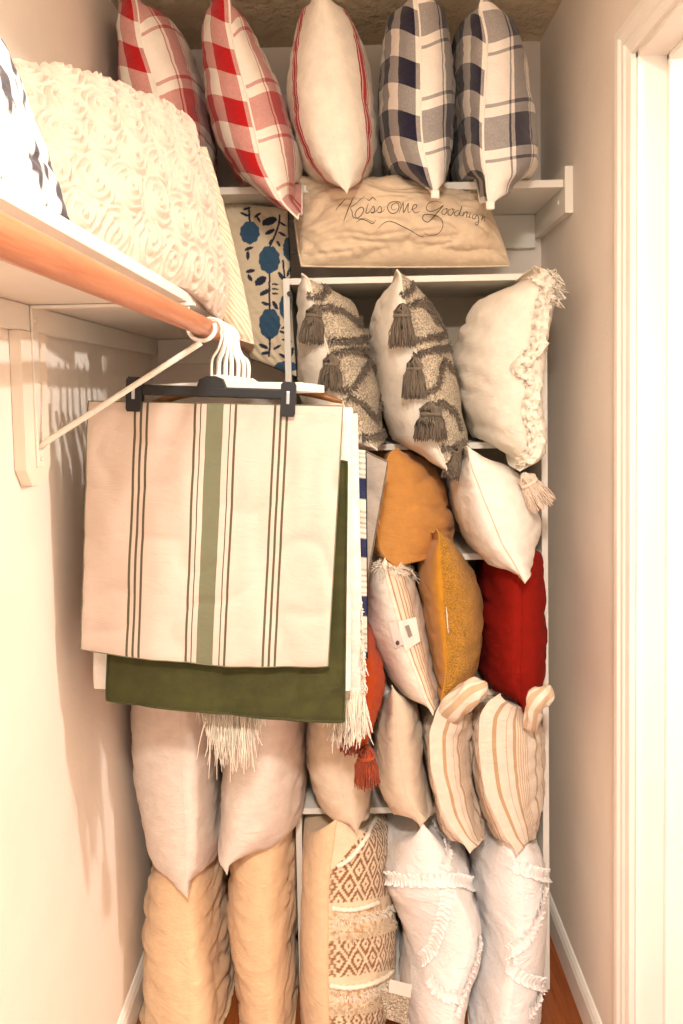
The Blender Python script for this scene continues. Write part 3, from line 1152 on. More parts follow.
quad_pillow('rosette_pillow', 'cream pillow covered in gathered fabric rosettes on the left shelf', (-0.395, 0.93, LZ + .012), P(220, 334, 1.53), P(183, 114, 1.50), (-0.545, 1.08, 1.990 + H0), 0.16,
            (M['rosette'], M['cream']), n=230, m=230, power=0.33, pinch=0.03, disp=rose_disp, rnd=0.10, clampf=on_left_shelf, seam=0.002, lump=0.012, crease=0.0)
quad_pillow('ribbed_pillow', 'beige ribbed knit pillow tucked behind the rosette pillow', (-0.43, 1.50, LZ + .012), P(259, 352, 1.66), P(208, 140, 1.66), (-0.53, 1.55, 1.99 + H0), 0.10,
            (M['rib_knit'],), n=60, m=60, power=0.4, pinch=0.03, rnd=0.25, clampf=on_left_shelf)


def brush_cols(side, pp, uv):
    q = np.concatenate([uv * np.array([44.0, 8.0]), np.full((len(uv), 1), 3.3)], 1)
    a = noise3(q) + 0.6 * noise3(q * 3.1)
    k = smooth01((a - 0.10) / 0.10)
    w, b = np.array(lin((250, 246, 242))), np.array(lin((70, 66, 74)))
    return w * (1 - k)[:, None] + b * k[:, None]


fz = quad_pillow('brushstroke_pillow', 'white pillow with black brushstroke marks at the near end of the left shelf', (-0.50, 0.42, LZ + .012), (-0.305, 0.82, LZ + .012), (-0.420, 0.86, 1.955 + H0), (-0.54, 0.45, 1.96 + H0), 0.14,
                 (M['print'],), n=110, m=110, power=0.4, pinch=0.03, clampf=on_left_shelf, cols=brush_cols)


# ---- floral cushion between the left shelf and the bookcase
def shape_cols(bg, items):
    def f(side, pp, uv):
        v = np.array(pp) - np.array(tuple(CAM))
        c = v @ np.array(CR)       # camera space
        px = CX + FPX * c[:, 0] / -c[:, 2]
        py = CY - FPX * c[:, 1] / -c[:, 2]
        col_ = np.tile(np.array(lin(bg)), (len(px), 1))
        for kind, a in items:
            if kind == 'ell':
                x, y, rx, ry, ang, rgb = a
                ca, sa = math.cos(R(ang)), math.sin(R(ang))
                X, Y_ = px - x, py - y
                u_, v_ = X * ca + Y_ * sa, -X * sa + Y_ * ca
                wob = 0.08 * np.sin(np.arctan2(v_, u_) * 9)
                ins = (u_ / rx) ** 2 + (v_ / ry) ** 2 < 1 + wob
            else:
                pts, w, rgb = a
                ins = np.zeros(len(px), bool)
                for (xa, ya), (xb, yb) in zip(pts[:-1], pts[1:]):
                    L2 = (xb - xa) ** 2 + (yb - ya) ** 2
                    tt = np.clip(((px - xa) * (xb - xa) + (py - ya) * (yb - ya)) / L2, 0, 1)
                    ins |= (px - xa - tt * (xb - xa)) ** 2 + (py - ya - tt * (yb - ya)) ** 2 < w * w
            col_[ins] = np.array(lin(rgb))
        return col_
    return f


BLU, BLD = (52, 84, 110), (40, 46, 68)
O_, s_ = (200, 190), 5.12
fi = []


def e_(x, y, rx, ry, ang=0, c=BLU):
    fi.append(('ell', (O_[0] + x / s_, O_[1] + y / s_, rx / s_, ry / s_, ang, c)))


def l_(pts, w=5, c=BLD):
    fi.append(('line', ([(O_[0] + x / s_, O_[1] + y / s_) for x, y in pts], w / s_, c)))


for x, y, rx, ry in ((255, 218, 50, 58), (355, 357, 54, 70), (357, 685, 54, 78), (455, 300, 30, 60), (436, 600, 30, 62), (440, 905, 60, 28), (150, 470, 50, 66), (175, 760, 50, 70)):
    e_(x, y, rx, ry)
l_([(255, 160), (252, 120), (250, 90)])
l_([(357, 290), (385, 230), (405, 170), (408, 130)])
l_([(357, 610), (355, 520), (356, 430)])
l_([(440, 540), (436, 470), (428, 400), (425, 360)])
l_([(357, 760), (358, 800), (352, 850)])
l_([(450, 880), (455, 800), (445, 700), (440, 660)])
for x, y, rx, ry, an in ((228, 125, 24, 7, 25), (240, 95, 20, 6, -15), (295, 128, 20, 7, -35), (300, 150, 18, 6, 60), (355, 160, 40, 20, -20), (358, 214, 28, 11, -25), (425, 175, 22, 6, 30),
                         (420, 225, 24, 7, 30), (362, 265, 18, 7, -60), (402, 275, 18, 7, 60), (250, 300, 24, 9, -20), (245, 335, 9, 24, 0), (258, 415, 24, 10, -10), (255, 450, 10, 20, -30),
                         (310, 465, 34, 20, -35), (330, 525, 28, 12, -30), (385, 483, 18, 5, 5), (385, 507, 18, 5, 5), (385, 530, 18, 5, 5), (335, 582, 22, 9, 20), (385, 590, 10, 26, -30),
                         (455, 420, 8, 26, 25), (415, 440, 10, 24, -35), (460, 470, 7, 26, 15), (440, 700, 26, 7, -20), (430, 730, 26, 7, 20), (445, 770, 28, 8, 10), (325, 800, 26, 10, 25), (395, 805, 22, 7, -30),
                         (425, 850, 24, 8, 30), (470, 830, 9, 26, 15), (335, 835, 22, 9, -10)):
    e_(x, y, rx, ry, an, BLD)
quad_pillow('floral_pillow', 'cream pillow printed with blue flowers and dark leaves beside the bookcase', P(190, 338, 2.0), P(297, 377, 1.90), P(288, 208, 1.95), P(186, 196, 2.05), 0.10,
            (M['print'],), n=230, m=190, power=0.4, pinch=0.02, clampf=on_left_shelf, cols=shape_cols((222, 206, 176), fi), lump=0.006, crease=0.003)

# ---- bookcase, first shelf: two tasselled cushions and one with a frayed edge
L = LEVEL
xb = (BXI0, BXI1)
t1 = edge_pillow('tasselled_pillow', 'cream pillow with charcoal zigzag tufting and tassels beside the floral pillow',
                 [(274, 302, 302, 302), (279, 298, 308, 317), (289, 297, 311, 338), (304, 296, 314, 357), (333, 295, 323, 369), (362, 296, 331, 374), (392, 300, 339, 380), (421, 310, 350, 383), (438, 324, 362, 385), (450, 377, 377, 377)],
                 1.72, 0.43, (M['cream'], M['boucle']), 'tasselled pillows', zf=L[1], zc=L[0] - TB, xlim=xb, seam=0.0025, lump=0.012)
t2 = edge_pillow('tasselled_pillow', 'cream pillow with charcoal zigzag tufting and tassels beside the frayed edge pillow',
                 [(270, 397, 397, 397), (275, 390, 400, 409), (289, 382, 402, 423), (304, 375, 405, 433), (333, 369, 412, 447), (362, 372, 418, 454), (392, 378, 423, 460), (421, 384, 429, 464), (440, 393, 435, 467), (458, 415, 443, 461), (473, 448, 448, 448)],
                 1.70, 0.45, (M['cream'], M['boucle']), 'tasselled pillows', zf=L[1], zc=L[0] - TB, xlim=xb, seam=0.0025, lump=0.012)
O3 = ((280, 260), 3.415)
ck = M['charcoal_yarn']
for i, ln in enumerate([[(95, 120), (140, 125), (155, 95), (125, 70)], [(120, 165), (160, 160), (215, 175), (268, 212), (262, 150), (240, 120)], [(165, 275), (240, 275), (308, 262)],
                        [(160, 325), (230, 310), (320, 308)], [(205, 440), (245, 435), (280, 385), (305, 345), (325, 380)], [(230, 465), (280, 490), (325, 540), (340, 490), (345, 440)], [(270, 600), (320, 605), (362, 585)]]):
    yarn_trim(t1, zz(*O3, ln), 0.013, ck, seed=i)
for i, ln in enumerate([[(412, 120), (440, 105), (455, 75), (440, 50), (420, 45)], [(420, 165), (470, 145), (500, 165), (535, 215)], [(490, 130), (520, 170), (560, 240)], [(460, 275), (520, 262), (575, 250)],
                        [(450, 325), (520, 305), (585, 298)], [(500, 450), (535, 430), (545, 385), (560, 345), (590, 380)], [(510, 490), (560, 490), (600, 530), (615, 580)], [(550, 640), (590, 640), (630, 620)], [(565, 700), (600, 680), (625, 640)]]):
    yarn_trim(t2, zz(*O3, ln), 0.013, ck, seed=20 + i)


def px_tassel(pil, a, b, w_px, mat, Y=None, n=190, name='tassel'):
    h = hit(pil.bvh.values(), *a)
    rt = (np.array(h[0]) + np.array(h[1]) * 0.010) if h else np.array(tuple(P(a[0], a[1], Y)))
    h2 = hit(pil.bvh.values(), *b)
    y2 = min(rt[1] - 0.004, (h2[0].y - 0.016) if h2 else 9)
    tp = np.array(tuple(P(b[0], b[1], y2)))
    return tassel(pil.root, rt, tp, w_px / FPX * rt[1], mat, n, name)


px_tassel(t1, (315, 306), (311, 343), 26, ck)
px_tassel(t1, (331, 355), (330, 391), 26, ck)
px_tassel(t2, (402, 305), (402, 347), 28, ck)
px_tassel(t2, (414, 358), (414, 398), 26, ck)
px_tassel(t2, (430, 404), (430, 441), 34, ck)
px_tassel(t2, (455, 442), (450, 478), 18, ck)

fr = edge_pillow('frayed_pillow', 'cream pillow with a frayed ruffled edge bulging out of the bookcase',
                 [(266, 535, 535, 535), (273, 517, 547, 552), (285, 497, 552, 556), (297, 478, 545, 549), (320, 465, 542, 545), (344, 456, 538, 542), (367, 455, 535, 540), (391, 459, 534, 538), (414, 463, 534, 539), (438, 475, 536, 543), (449, 488, 536, 542), (461, 503, 530, 535), (471, 520, 520, 520)],
                 1.69, 0.44, (M['cream'], M['cream']), None, zf=L[1], zc=L[0] - TB, xlim=xb, lump=0.012, crease=0.010, pucker=0.006, yaw=0.0)
fl_px = [(540, 276), (548, 286), (545, 300), (541, 320), (538, 345), (528, 358), (520, 368), (533, 380), (533, 395), (530, 410), (534, 425), (536, 440), (532, 455), (524, 466)]
ruffle(fr, fl_px, 0.030, M['cream'], 'frayed_ruffle', 0.026, 0.016, 3)
ruffle(fr, [(x - 5, y) for x, y in fl_px], 0.020, M['cream'], 'frayed_ruffle', 0.021, 0.012, 5)
yarn_trim(fr, fl_px, 0.014, M['cream_yarn'], 'frayed_edge', 700, 1, 1.0)
cf = [P(550, 272, 1.685), P(556, 280, 1.685), P(556, 292, 1.685), P(549, 302, 1.685)]
fringe(fr.root, cf, 0.022, M['cream_yarn'], 150, 'frayed_corner', (0.3, -0.3, -0.3), 0.5, seed=5)

# ---- second shelf
camel = edge_pillow('velvet_pillow', 'camel brown velvet pillow above the striped pillow with a paper label',
                    [(448, 398, 398, 398), (453, 386, 390, 412), (462, 381, 386, 428), (478, 374, 380, 444), (500, 370, 377, 452), (525, 368, 377, 457), (545, 370, 379, 456), (558, 376, 386, 448), (567, 398, 398, 398)],
                    1.74, 0.40, (M['camel'], M['camel']), None, zf=L[2], zc=L[1] - TB, xlim=xb, lump=0.012, crease=0.012)
pen(camel, [[(376, 501), (378, 508), (378, 518), (380, 526)]], 0.0018, M['yellow_thread'], 'loose_thread')
wt = edge_pillow('corner_tassel_pillow', 'small ivory pillow with a pink beige corner tassel beside the camel pillow',
                 [(446, 467, 467, 467), (451, 462, 468.5, 475), (461, 456, 470, 496), (471, 452, 473, 517), (481, 451, 477, 527), (502, 452, 485, 537), (522, 457, 493.5, 541), (543, 466, 502, 537), (563, 484, 514, 530), (574, 503, 520, 527), (583, 525, 525, 525)],
                 1.665, 0.38, (M['ivory'], M['ivory']), None, zf=L[2], zc=L[1] - TB, xlim=xb, lump=0.008, crease=0.006, pucker=0.006, seam=0.0018, seam_mat=M['linen'])
tassel(wt.root, P(524, 474, 1.70), P(543, 506, 1.70), 0.068, M['blush_yarn'], 210)
# ---- third shelf
lab = edge_pillow('labelled_pillow', 'cream pillow with tan stripes and a paper label beside the mustard pillow',
                  [(558, 385, 385, 385), (561, 369, 384, 403), (568, 362, 384, 410), (585, 361, 388, 417), (610, 362, 395, 423), (635, 368, 402, 429), (660, 380, 410, 433), (680, 390, 418, 437), (697, 406, 424, 439), (707, 419, 429, 438), (715, 433, 433, 433)],
                  1.69, 0.42, (M['cream'], M['label_stripe']), None, zf=L[3], zc=L[2] - TB, xlim=xb, lump=0.010, crease=0.006)


def paper(pil, corners, lift, mat, name):
    pts = []
    for k, (x, y) in enumerate(corners):
        h = hit(pil.bvh.values(), x, y)
        pts.append((np.array(h[0]) + np.array(h[1]) * lift) if h else np.array(tuple(P(x, y, 1.69))))
    ymin = min(q[1] for q in pts) + 0.012
    pts = np.array([np.array(tuple(P(x, y, min(q[1], ymin)))) for (x, y), q in zip(corners, pts)])
    n_ = np.cross(pts[1] - pts[0], pts[3] - pts[0])
    n_ /= np.linalg.norm(n_)
    if np.dot(n_, np.array(tuple(CAM)) - pts[0]) < 0:
        n_ = -n_
    v = list(pts + n_ * 0.0006) + list(pts - n_ * 0.0006)
    return MB().add(v, [(0, 1, 2, 3), (7, 6, 5, 4), (0, 4, 5, 1), (1, 5, 6, 2), (2, 6, 7, 3), (3, 7, 4, 0)]).build(name, mat, pil.root)


C3 = ((370, 600), 8.54)
paper(lab, zz(*C3, [(235, 185), (390, 145), (430, 350), (300, 440)]), 0.006, M['paper'], 'paper_label')
paper(lab, zz(*C3, [(160, 195), (225, 175), (290, 380), (215, 410)]), 0.009, M['paper'], 'swing_tag')
paper(lab, zz(*C3, [(300, 225), (345, 205), (372, 300), (335, 320)]), 0.0085, M['print_grey'], 'label_print')
hb = hit(lab.bvh.values(), *zz(*C3, [(245, 345)])[0])
if hb:
    c_ = hb[0] + hb[1] * 0.012
    MB().tube([c_, c_ + hb[1] * 0.003], 0.0045, 12).build('button', M['ink'], lab.root, True)
yarn_trim(lab, zz((330, 430), 2.846, [(110, 385), (150, 390), (190, 400), (225, 395), (235, 425)]), 0.022, M['cream_yarn'], 'frayed_edge', 900, 3, 1.0)
mus = edge_pillow('mustard_pillow', 'mustard pillow with a smooth side and a fleecy side on the bookcase',
                  [(529, 436, 436, 436), (535, 429, 439, 449), (553, 420, 440, 463), (579, 418, 442, 479), (606, 421, 443, 485), (641, 427, 446, 484), (667, 432, 446, 477), (685, 435, 444, 468), (697, 438, 442, 453), (704, 442, 442, 442)],
                  1.68, 0.43, (M['mustard'], M['sherpa']), None, zf=L[3], zc=L[2] - TB, xlim=xb, lump=0.008, pucker=0.007, seam=0.0015)
pen(mus, [[(446, 607), (447, 616), (447.5, 625), (448.5, 633)]], 0.0012, M['ivory'], 'loose_thread')
edge_pillow('velvet_pillow', 'deep red velvet pillow beside the mustard pillow in the bookcase',
            [(541, 512, 512, 512), (550, 488, 518, 540), (575, 482, 521, 544), (610, 481, 522, 545), (645, 480, 522, 545), (672, 480, 521, 544), (690, 489, 521, 538), (704, 505, 523, 531), (714, 524, 524, 524)],
            1.73, 0.40, (M['red'], M['red']), None, zf=L[3], zc=L[2] - TB, xlim=xb, lump=0.010, crease=0.009)
rust = edge_pillow('rust_pillow', 'rust orange velvet pillow with corner tassels beside the hanging covers',
                   [(600, 352, 352, 352), (615, 340, 354, 364), (640, 330, 356, 375), (660, 325, 357, 382), (680, 322, 358, 386), (700, 325, 358, 383), (720, 332, 357, 376), (735, 342, 358, 372), (750, 362, 362, 362)],
                   1.64, 0.22, (M['rust'], M['rust']), None, lump=0.008, crease=0.006)
tassel(rust.root, P(366, 746, 1.63), P(367, 784, 1.63), 0.062, M['rust_yarn'], 190)
tassel(rust.root, P(352, 728, 1.635), P(349, 752, 1.635), 0.046, M['rust_yarn'], 120)
# ---- fourth shelf
edge_pillow('linen_pillow', 'oat linen pillow below the rust tasselled pillow on the bookcase',
            [(688, 335, 335, 335), (700, 312, 335, 360), (725, 304, 335, 372), (760, 305, 338, 372), (790, 312, 342, 374), (810, 325, 348, 371), (825, 345, 354, 365), (834, 357, 357, 357)],
            1.71, 0.42, (M['linen'], M['linen']), 'oat linen pillows', zf=L[4], zc=L[3] - TB, xlim=xb, lump=0.010, crease=0.008, seam=0.0012)
edge_pillow('linen_pillow', 'oat linen pillow standing beside the knotted striped pillow',
            [(685, 392, 392, 392), (692, 382, 394, 407), (705, 379, 396, 419), (730, 374, 397, 424), (760, 373, 400, 426), (790, 378, 405, 429), (806, 388, 412, 431), (820, 402, 420, 430), (827, 420, 420, 420)],
            1.70, 0.42, (M['linen'], M['linen']), 'oat linen pillows', zf=L[4], zc=L[3] - TB, xlim=xb, lump=0.010, crease=0.009, seam=0.0012)
k1 = edge_pillow('knotted_pillow', 'tan and cream striped pillow with a knotted corner under the mustard pillow',
                 [(700, 452, 452, 452), (706, 432, 440, 474), (720, 426, 434, 476), (735, 423, 430, 473), (765, 424, 431, 475), (790, 429, 437, 477), (810, 433, 442, 482), (825, 440, 450, 485), (842, 457, 463, 483), (853, 470, 470, 470)],
                 1.68, 0.42, (M['ticking'], M['ticking']), 'knotted striped pillows', zf=L[4], zc=L[3] - TB, xlim=xb, lump=0.010, crease=0.009)
k2 = edge_pillow('knotted_pillow', 'tan and cream striped pillow with a knotted corner under the red pillow',
                 [(694, 500, 500, 500), (703, 483, 488, 525), (720, 473, 480, 543), (740, 473, 479, 549), (765, 474, 481, 549), (790, 478, 485, 546), (815, 487, 495, 542), (835, 498, 505, 534), (848, 510, 514, 524), (855, 517, 517, 517)],
                 1.67, 0.43, (M['ticking'], M['ticking']), 'knotted striped pillows', zf=L[4], zc=L[3] - TB, xlim=xb, lump=0.010, crease=0.009)


def knot(pil, pts, radii, mat):
    """twisted end of the cover, pulled into a knot"""
    q = catmull(pts, 8)
    rr = np.interp(np.linspace(0, 1, len(q)), np.linspace(0, 1, len(radii)), radii)
    q = np.array(q)
    v, f = tube_arrays(q, 1.0, 20)
    v = np.array(v).reshape(len(q), 20, 3)
    for i in range(len(q)):
        d = v[i] - q[i]
        tw = np.arange(20) * 2 * math.pi / 20
        k = rr[i] * (1 + 0.14 * np.sin(tw * 4 + i * 0.35))
        v[i] = q[i] + d * k[:, None] * np.array([1.0, 0.7, 0.85])
    ua = np.repeat(0.097 + np.arange(20)[None] * 0.0021, len(q), 0)
    va = np.repeat(np.arange(len(q))[:, None] * 0.004, 20, 1)
    return mesh_obj('knot', v.reshape(-1, 3), f, mat, pil.root, True, np.stack([ua, va], 2).reshape(-1, 2))


knot(k1, [P(448, 716, 1.71), P(455, 707, 1.68), P(463, 699, 1.665), P(472, 691, 1.665), P(480, 687, 1.67), P(484, 684, 1.68)], [0.026, 0.034, 0.030, 0.033, 0.027, 0.008], M['ticking'])
knot(k2, [P(531, 726, 1.69), P(533, 716, 1.67), P(534, 708, 1.66), P(539, 699, 1.655), P(545, 693, 1.66), P(549, 686, 1.67)], [0.018, 0.019, 0.019, 0.028, 0.024, 0.008], M['ticking'])
# ---- floor of the bookcase
FZ = 0.004
boho_cols_bg = (231, 200, 160)


def boho_cols(side, pp, uv):
    base = np.array(lin((228, 198, 160)))
    if side == 'L':
        return np.tile(base, (len(pp), 1))
    u_ = uv[:, 0]
    v = np.array(pp) - np.array(tuple(CAM))
    cc = v @ np.array(CR)
    px = CX + FPX * cc[:, 0] / -cc[:, 2]
    py = CY - FPX * cc[:, 1] / -cc[:, 2] + 0.0022 * (px - 328) ** 2
    c = np.tile(np.array(lin((236, 212, 180))), (len(pp), 1))
    br_ = np.array(lin((142, 98, 58)))
    for y0_, y1_ in ((800, 903), (941, 977), (1016, 1060)):
        s1 = np.abs(np.mod(u_ / 0.052, 1) - 0.5) * 2
        s2 = np.abs(np.mod((py - 887) / 30.0, 1) - 0.5) * 2
        pat = np.mod((s1 + s2) * 1.5 + 0.25, 1.0) < 0.5
        lim = (py > y0_) & (py < y1_)
        if y0_ == 800:
            lim &= (py > 870 - (px - 331) * 1.05)
        c[lim & pat] = br_
    nz = noise3(np.concatenate([uv * 90, np.zeros((len(uv), 1))], 1))
    tuft = ((py > 912) & (py < 940)) | ((py > 988) & (py < 1015))
    c[tuft & (nz > 0.08)] = np.array(lin((206, 164, 118)))
    return c


boho = edge_pillow('woven_pillow', 'tan pillow with brown woven diamonds and tufted bands on the closet floor',
                   [(812, 345, 345, 345), (817, 312, 340, 372), (825, 304, 336, 384), (842, 300, 334, 391), (870, 299, 330, 391), (900, 299, 328, 392), (925, 298, 328, 397), (950, 298, 328, 398), (980, 298, 328, 395), (1003, 300, 329, 388), (1024, 306, 332, 376), (1036, 340, 340, 340)],
                   1.69, 0.42, (M['woven'], M['woven']), None, zc=L[4] - TB, xlim=xb, n=230, m=150, lump=0.008, crease=0.004, power=0.36, cols=boho_cols, seam_mat=M['tan'], flat=(-9, 9, FZ), ground=FZ, tilt=-0.10)
O9 = ((290, 800), 4.575)
for i, ln in enumerate([[(190, 540), (260, 550), (340, 540), (420, 520), (480, 490)], [(180, 600), (260, 615), (350, 605), (440, 580), (490, 560)], [(180, 890), (260, 900), (340, 890), (420, 860), (455, 840)], [(180, 950), (260, 965), (350, 950), (420, 920)]]):
    yarn_trim(boho, zz(*O9, ln), 0.022, M['cream_yarn'] if i % 2 == 0 else M['canvas'], 'tufted_band', 900, 40 + i, 0.45)
for i, ln in enumerate([[(190, 490), (260, 500), (330, 490), (400, 465)], [(180, 845), (260, 855), (340, 845), (420, 815), (465, 780)], [(215, 300), (260, 275), (310, 220), (370, 130), (390, 90)]]):
    pts_, _ = trace(boho, zz(*O9, ln), 8, 0.004)
    if len(pts_) > 3:
        k_ = np.arange(len(pts_))
        MB().tube(pts_, 0.0055 * (1 + 0.25 * np.sin(k_ * 2.2)), 8).build('braid', M['cream_yarn'], boho.root, True)
w1 = edge_pillow('ruffled_pillow', 'white cotton pillow with ruffled bands bulging beside the woven diamond pillow',
                 [(820, 418, 422, 422), (826, 396, 424, 440), (836, 389, 428, 451), (850, 383, 432, 464), (870, 377, 438, 471), (885, 379, 445, 475), (900, 388, 455, 478), (925, 399, 466, 481), (950, 402, 470, 479), (975, 399, 460, 470), (1000, 404, 452, 462), (1024, 408, 445, 452), (1037, 428, 430, 430)],
                 1.67, 0.44, (M['white_cotton'], M['white_cotton']), 'white ruffled pillows', zc=L[4] - TB, xlim=xb, lump=0.012, crease=0.010, pucker=0.006, flat=(-9, 9, FZ), ground=FZ, tilt=-0.10, power=0.4, seam=0.001)
w2 = edge_pillow('ruffled_pillow', 'white cotton pillow with ruffled bands pressed to the right side of the bookcase',
                 [(822, 505, 508, 508), (832, 484, 512, 532), (850, 474, 518, 543), (870, 472, 522, 547), (890, 473, 524, 547), (920, 477, 524, 545), (950, 478, 520, 545), (970, 472, 515, 545), (985, 468, 512, 543), (1000, 466, 508, 537), (1015, 473, 505, 528), (1032, 500, 500, 500)],
                 1.66, 0.45, (M['white_cotton'], M['white_cotton']), 'white ruffled pillows', zc=L[4] - TB, xlim=xb, lump=0.012, crease=0.010, pucker=0.006, flat=(-9, 9, FZ), ground=FZ, tilt=-0.10, power=0.4, seam=0.001)
O8 = ((360, 810), 3.415)
for i, ln in enumerate([[(68, 225), (130, 235), (200, 238), (270, 238), (330, 240), (385, 255)], [(262, 50), (285, 100), (295, 150), (285, 200)], [(295, 265), (290, 330), (275, 400), (250, 470), (215, 510)], [(240, 570), (265, 610), (310, 632), (350, 630)], [(405, 440), (395, 500), (370, 570), (340, 650), (325, 700)]]):
    ruffle(w1, zz(*O8, ln), 0.030 if i < 4 else 0.020, M['white_cotton'], seed=i)
for i, ln in enumerate([[(520, 190), (560, 200), (600, 215), (640, 225)], [(625, 260), (615, 330), (590, 400), (550, 455), (505, 490)], [(505, 530), (540, 560), (580, 580), (630, 595)], [(620, 600), (600, 650), (570, 700)]]):
    ruffle(w2, zz(*O8, ln), 0.028, M['white_cotton'], seed=10 + i)
paper(w1, zz(*O8, [(102, 578), (178, 598), (172, 642), (98, 622)]), 0.008, M['paper'], 'care_label')
paper(w1, zz(*O8, [(70, 615), (168, 645), (162, 735), (88, 712)]), 0.006, M['boucle'], 'lace_panel')

# ---- floor stack to the left of the bookcase
sl = (XL + .006, bxl - .004)
edge_pillow('tan_pillow', 'plain tan pillow on the floor against the left wall',
            [(842, 190, 190, 190), (852, 160, 188, 215), (870, 149, 187, 224), (900, 145, 186, 225), (940, 142, 188, 227), (980, 142, 190, 231), (1003, 144, 191, 232), (1024, 150, 191, 224), (1040, 188, 188, 188)],
            1.70, 0.44, (M['tan'], M['tan']), 'plain tan floor pillows', n=120, m=60, lump=0.012, crease=0.015, power=0.33, flat=(sl[0], 9, FZ), ground=FZ, tilt=-0.10, seam=0, zc=None)
edge_pillow('tan_pillow', 'plain tan pillow on the floor beside the woven diamond pillow',
            [(820, 285, 285, 285), (832, 250, 272, 295), (850, 230, 264, 298), (870, 227, 262, 298), (900, 226, 262, 298), (940, 229, 264, 298.5), (980, 234, 266, 298.5), (1010, 240, 268, 297), (1026, 248, 270, 294), (1041, 272, 272, 272)],
            1.70, 0.44, (M['tan'], M['tan']), 'plain tan floor pillows', n=120, m=60, lump=0.012, crease=0.015, power=0.33, flat=(-9, sl[1], FZ), ground=FZ, tilt=-0.10, seam=0)
edge_pillow('pale_pillow', 'pale linen pillow stacked on the tan pillow by the left wall',
            [(620, 176, 176, 176), (640, 145, 176, 207), (680, 131, 178, 217), (720, 130, 180, 220), (780, 135, 183, 221), (820, 142, 185, 221), (850, 151, 186, 219), (870, 161, 186, 212), (886, 174, 187, 200), (899, 187, 187, 187)],
            1.68, 0.44, (M['linen_pale'], M['linen_pale']), 'pale linen pillows', n=100, m=56, lump=0.009, crease=0.006, power=0.38, flat=(sl[0], 9, 0.3), seam=0.0008)
edge_pillow('pale_pillow', 'pale linen pillow stacked next to the bookcase behind the fringe',
            [(620, 265, 265, 265), (640, 235, 265, 295), (680, 223, 264, 305), (725, 222, 262, 307), (760, 221, 258, 307), (800, 220, 250, 305), (825, 220, 243, 298), (845, 220, 236, 277), (860, 220.5, 231, 252), (868, 222, 228, 238), (875, 227, 227, 227)],
            1.67, 0.44, (M['linen_pale'], M['linen_pale']), 'pale linen pillows', n=100, m=56, lump=0.009, crease=0.006, power=0.38, seam=0.0008)


# ---------------------------------------------------------------- hangers and hanging covers
def cover(name, label, corners, Y, mat, thick=0.006, wave=0.008, n=70, m=70, piping=None, cols=None, seed=0, cat='pillow cover', bowt=0.0, bowb=0.0, group=None, tiltY=0.0, nfold=3.0):
    """an empty cushion cover hung up flat; corners TL TR BR BL in photo pixels at distance Y"""
    C = [np.array(tuple(P(x, y, Y + (tiltY if i in (1, 2) else 0)))) for i, (x, y) in enumerate(corners)]
    t, s = np.meshgrid(np.linspace(0, 1, n), np.linspace(0, 1, m), indexing='ij')
    p = ((1 - s) * (1 - t))[..., None] * C[0] + (s * (1 - t))[..., None] * C[1] + (s * t)[..., None] * C[2] + ((1 - s) * t)[..., None] * C[3]
    p[..., 2] += (bowt * (1 - t) + bowb * t) * (4 * s * (1 - s))
    Wd, Hd = np.linalg.norm(C[1] - C[0]), np.linalg.norm(C[3] - C[0])
    q = np.stack([s * nfold, t * 0.9, np.full_like(s, seed * 3.7)], 2)
    d = wave * (noise3(q * 1.3) * 1.6) * (0.25 + t) + 0.0040 * noise3(q * 4.0)
    rid = 1 - np.abs(noise3(np.stack([s * 3 + t * 3, t * 3 - s * 2, np.full_like(s, seed)], 2))) * 3
    d += 0.005 * np.clip(rid, 0, 1) ** 3
    pr = (np.clip(4 * s * (1 - s), 0, 1) * np.clip(4 * t * (1 - t), 0, 1)) ** 0.18
    f = p.copy()
    f[..., 1] += d - thick / 2 * pr
    b = p.copy()
    b[..., 1] += d + thick / 2 * pr
    uv = np.stack([(s - 0.5) * Wd, (t - 0.5) * Hd], 2).reshape(-1, 2)
    root = empty(name, label, cat, group, loc=tuple(0.5 * (C[0] + C[1])))
    v = np.concatenate([f.reshape(-1, 3), b.reshape(-1, 3)])
    fc = np.concatenate([grid_faces(n, m, False), grid_faces(n, m, True) + n * m])
    fn = np.cross(v[fc[0][1]] - v[fc[0][0]], v[fc[0][2]] - v[fc[0][0]])
    if fn[1] > 0:
        fc = fc[:, ::-1]
    c = cols('', v, np.concatenate([uv, uv])) if cols else None
    o = mesh_obj('cloth', v, fc, mat, root, True, np.concatenate([uv, uv]), c)
    res = Pillow()
    res.root, res.grid = root, f
    res.bvh = {'f': BVHTree.FromPolygons([tuple(x) for x in v], [tuple(int(i) for i in q_) for q_ in fc])}
    mid = (f + b) / 2
    loop = list(mid[0, :]) + list(mid[1:, -1]) + list(mid[-1, -2::-1]) + list(mid[-2:0:-1, 0])
    vv, ff = tube_arrays(loop, piping[0] if piping else 0.0012, 6, True)
    mesh_obj('hem' if not piping else 'piping', vv, ff, piping[1] if piping else mat, root)
    return res


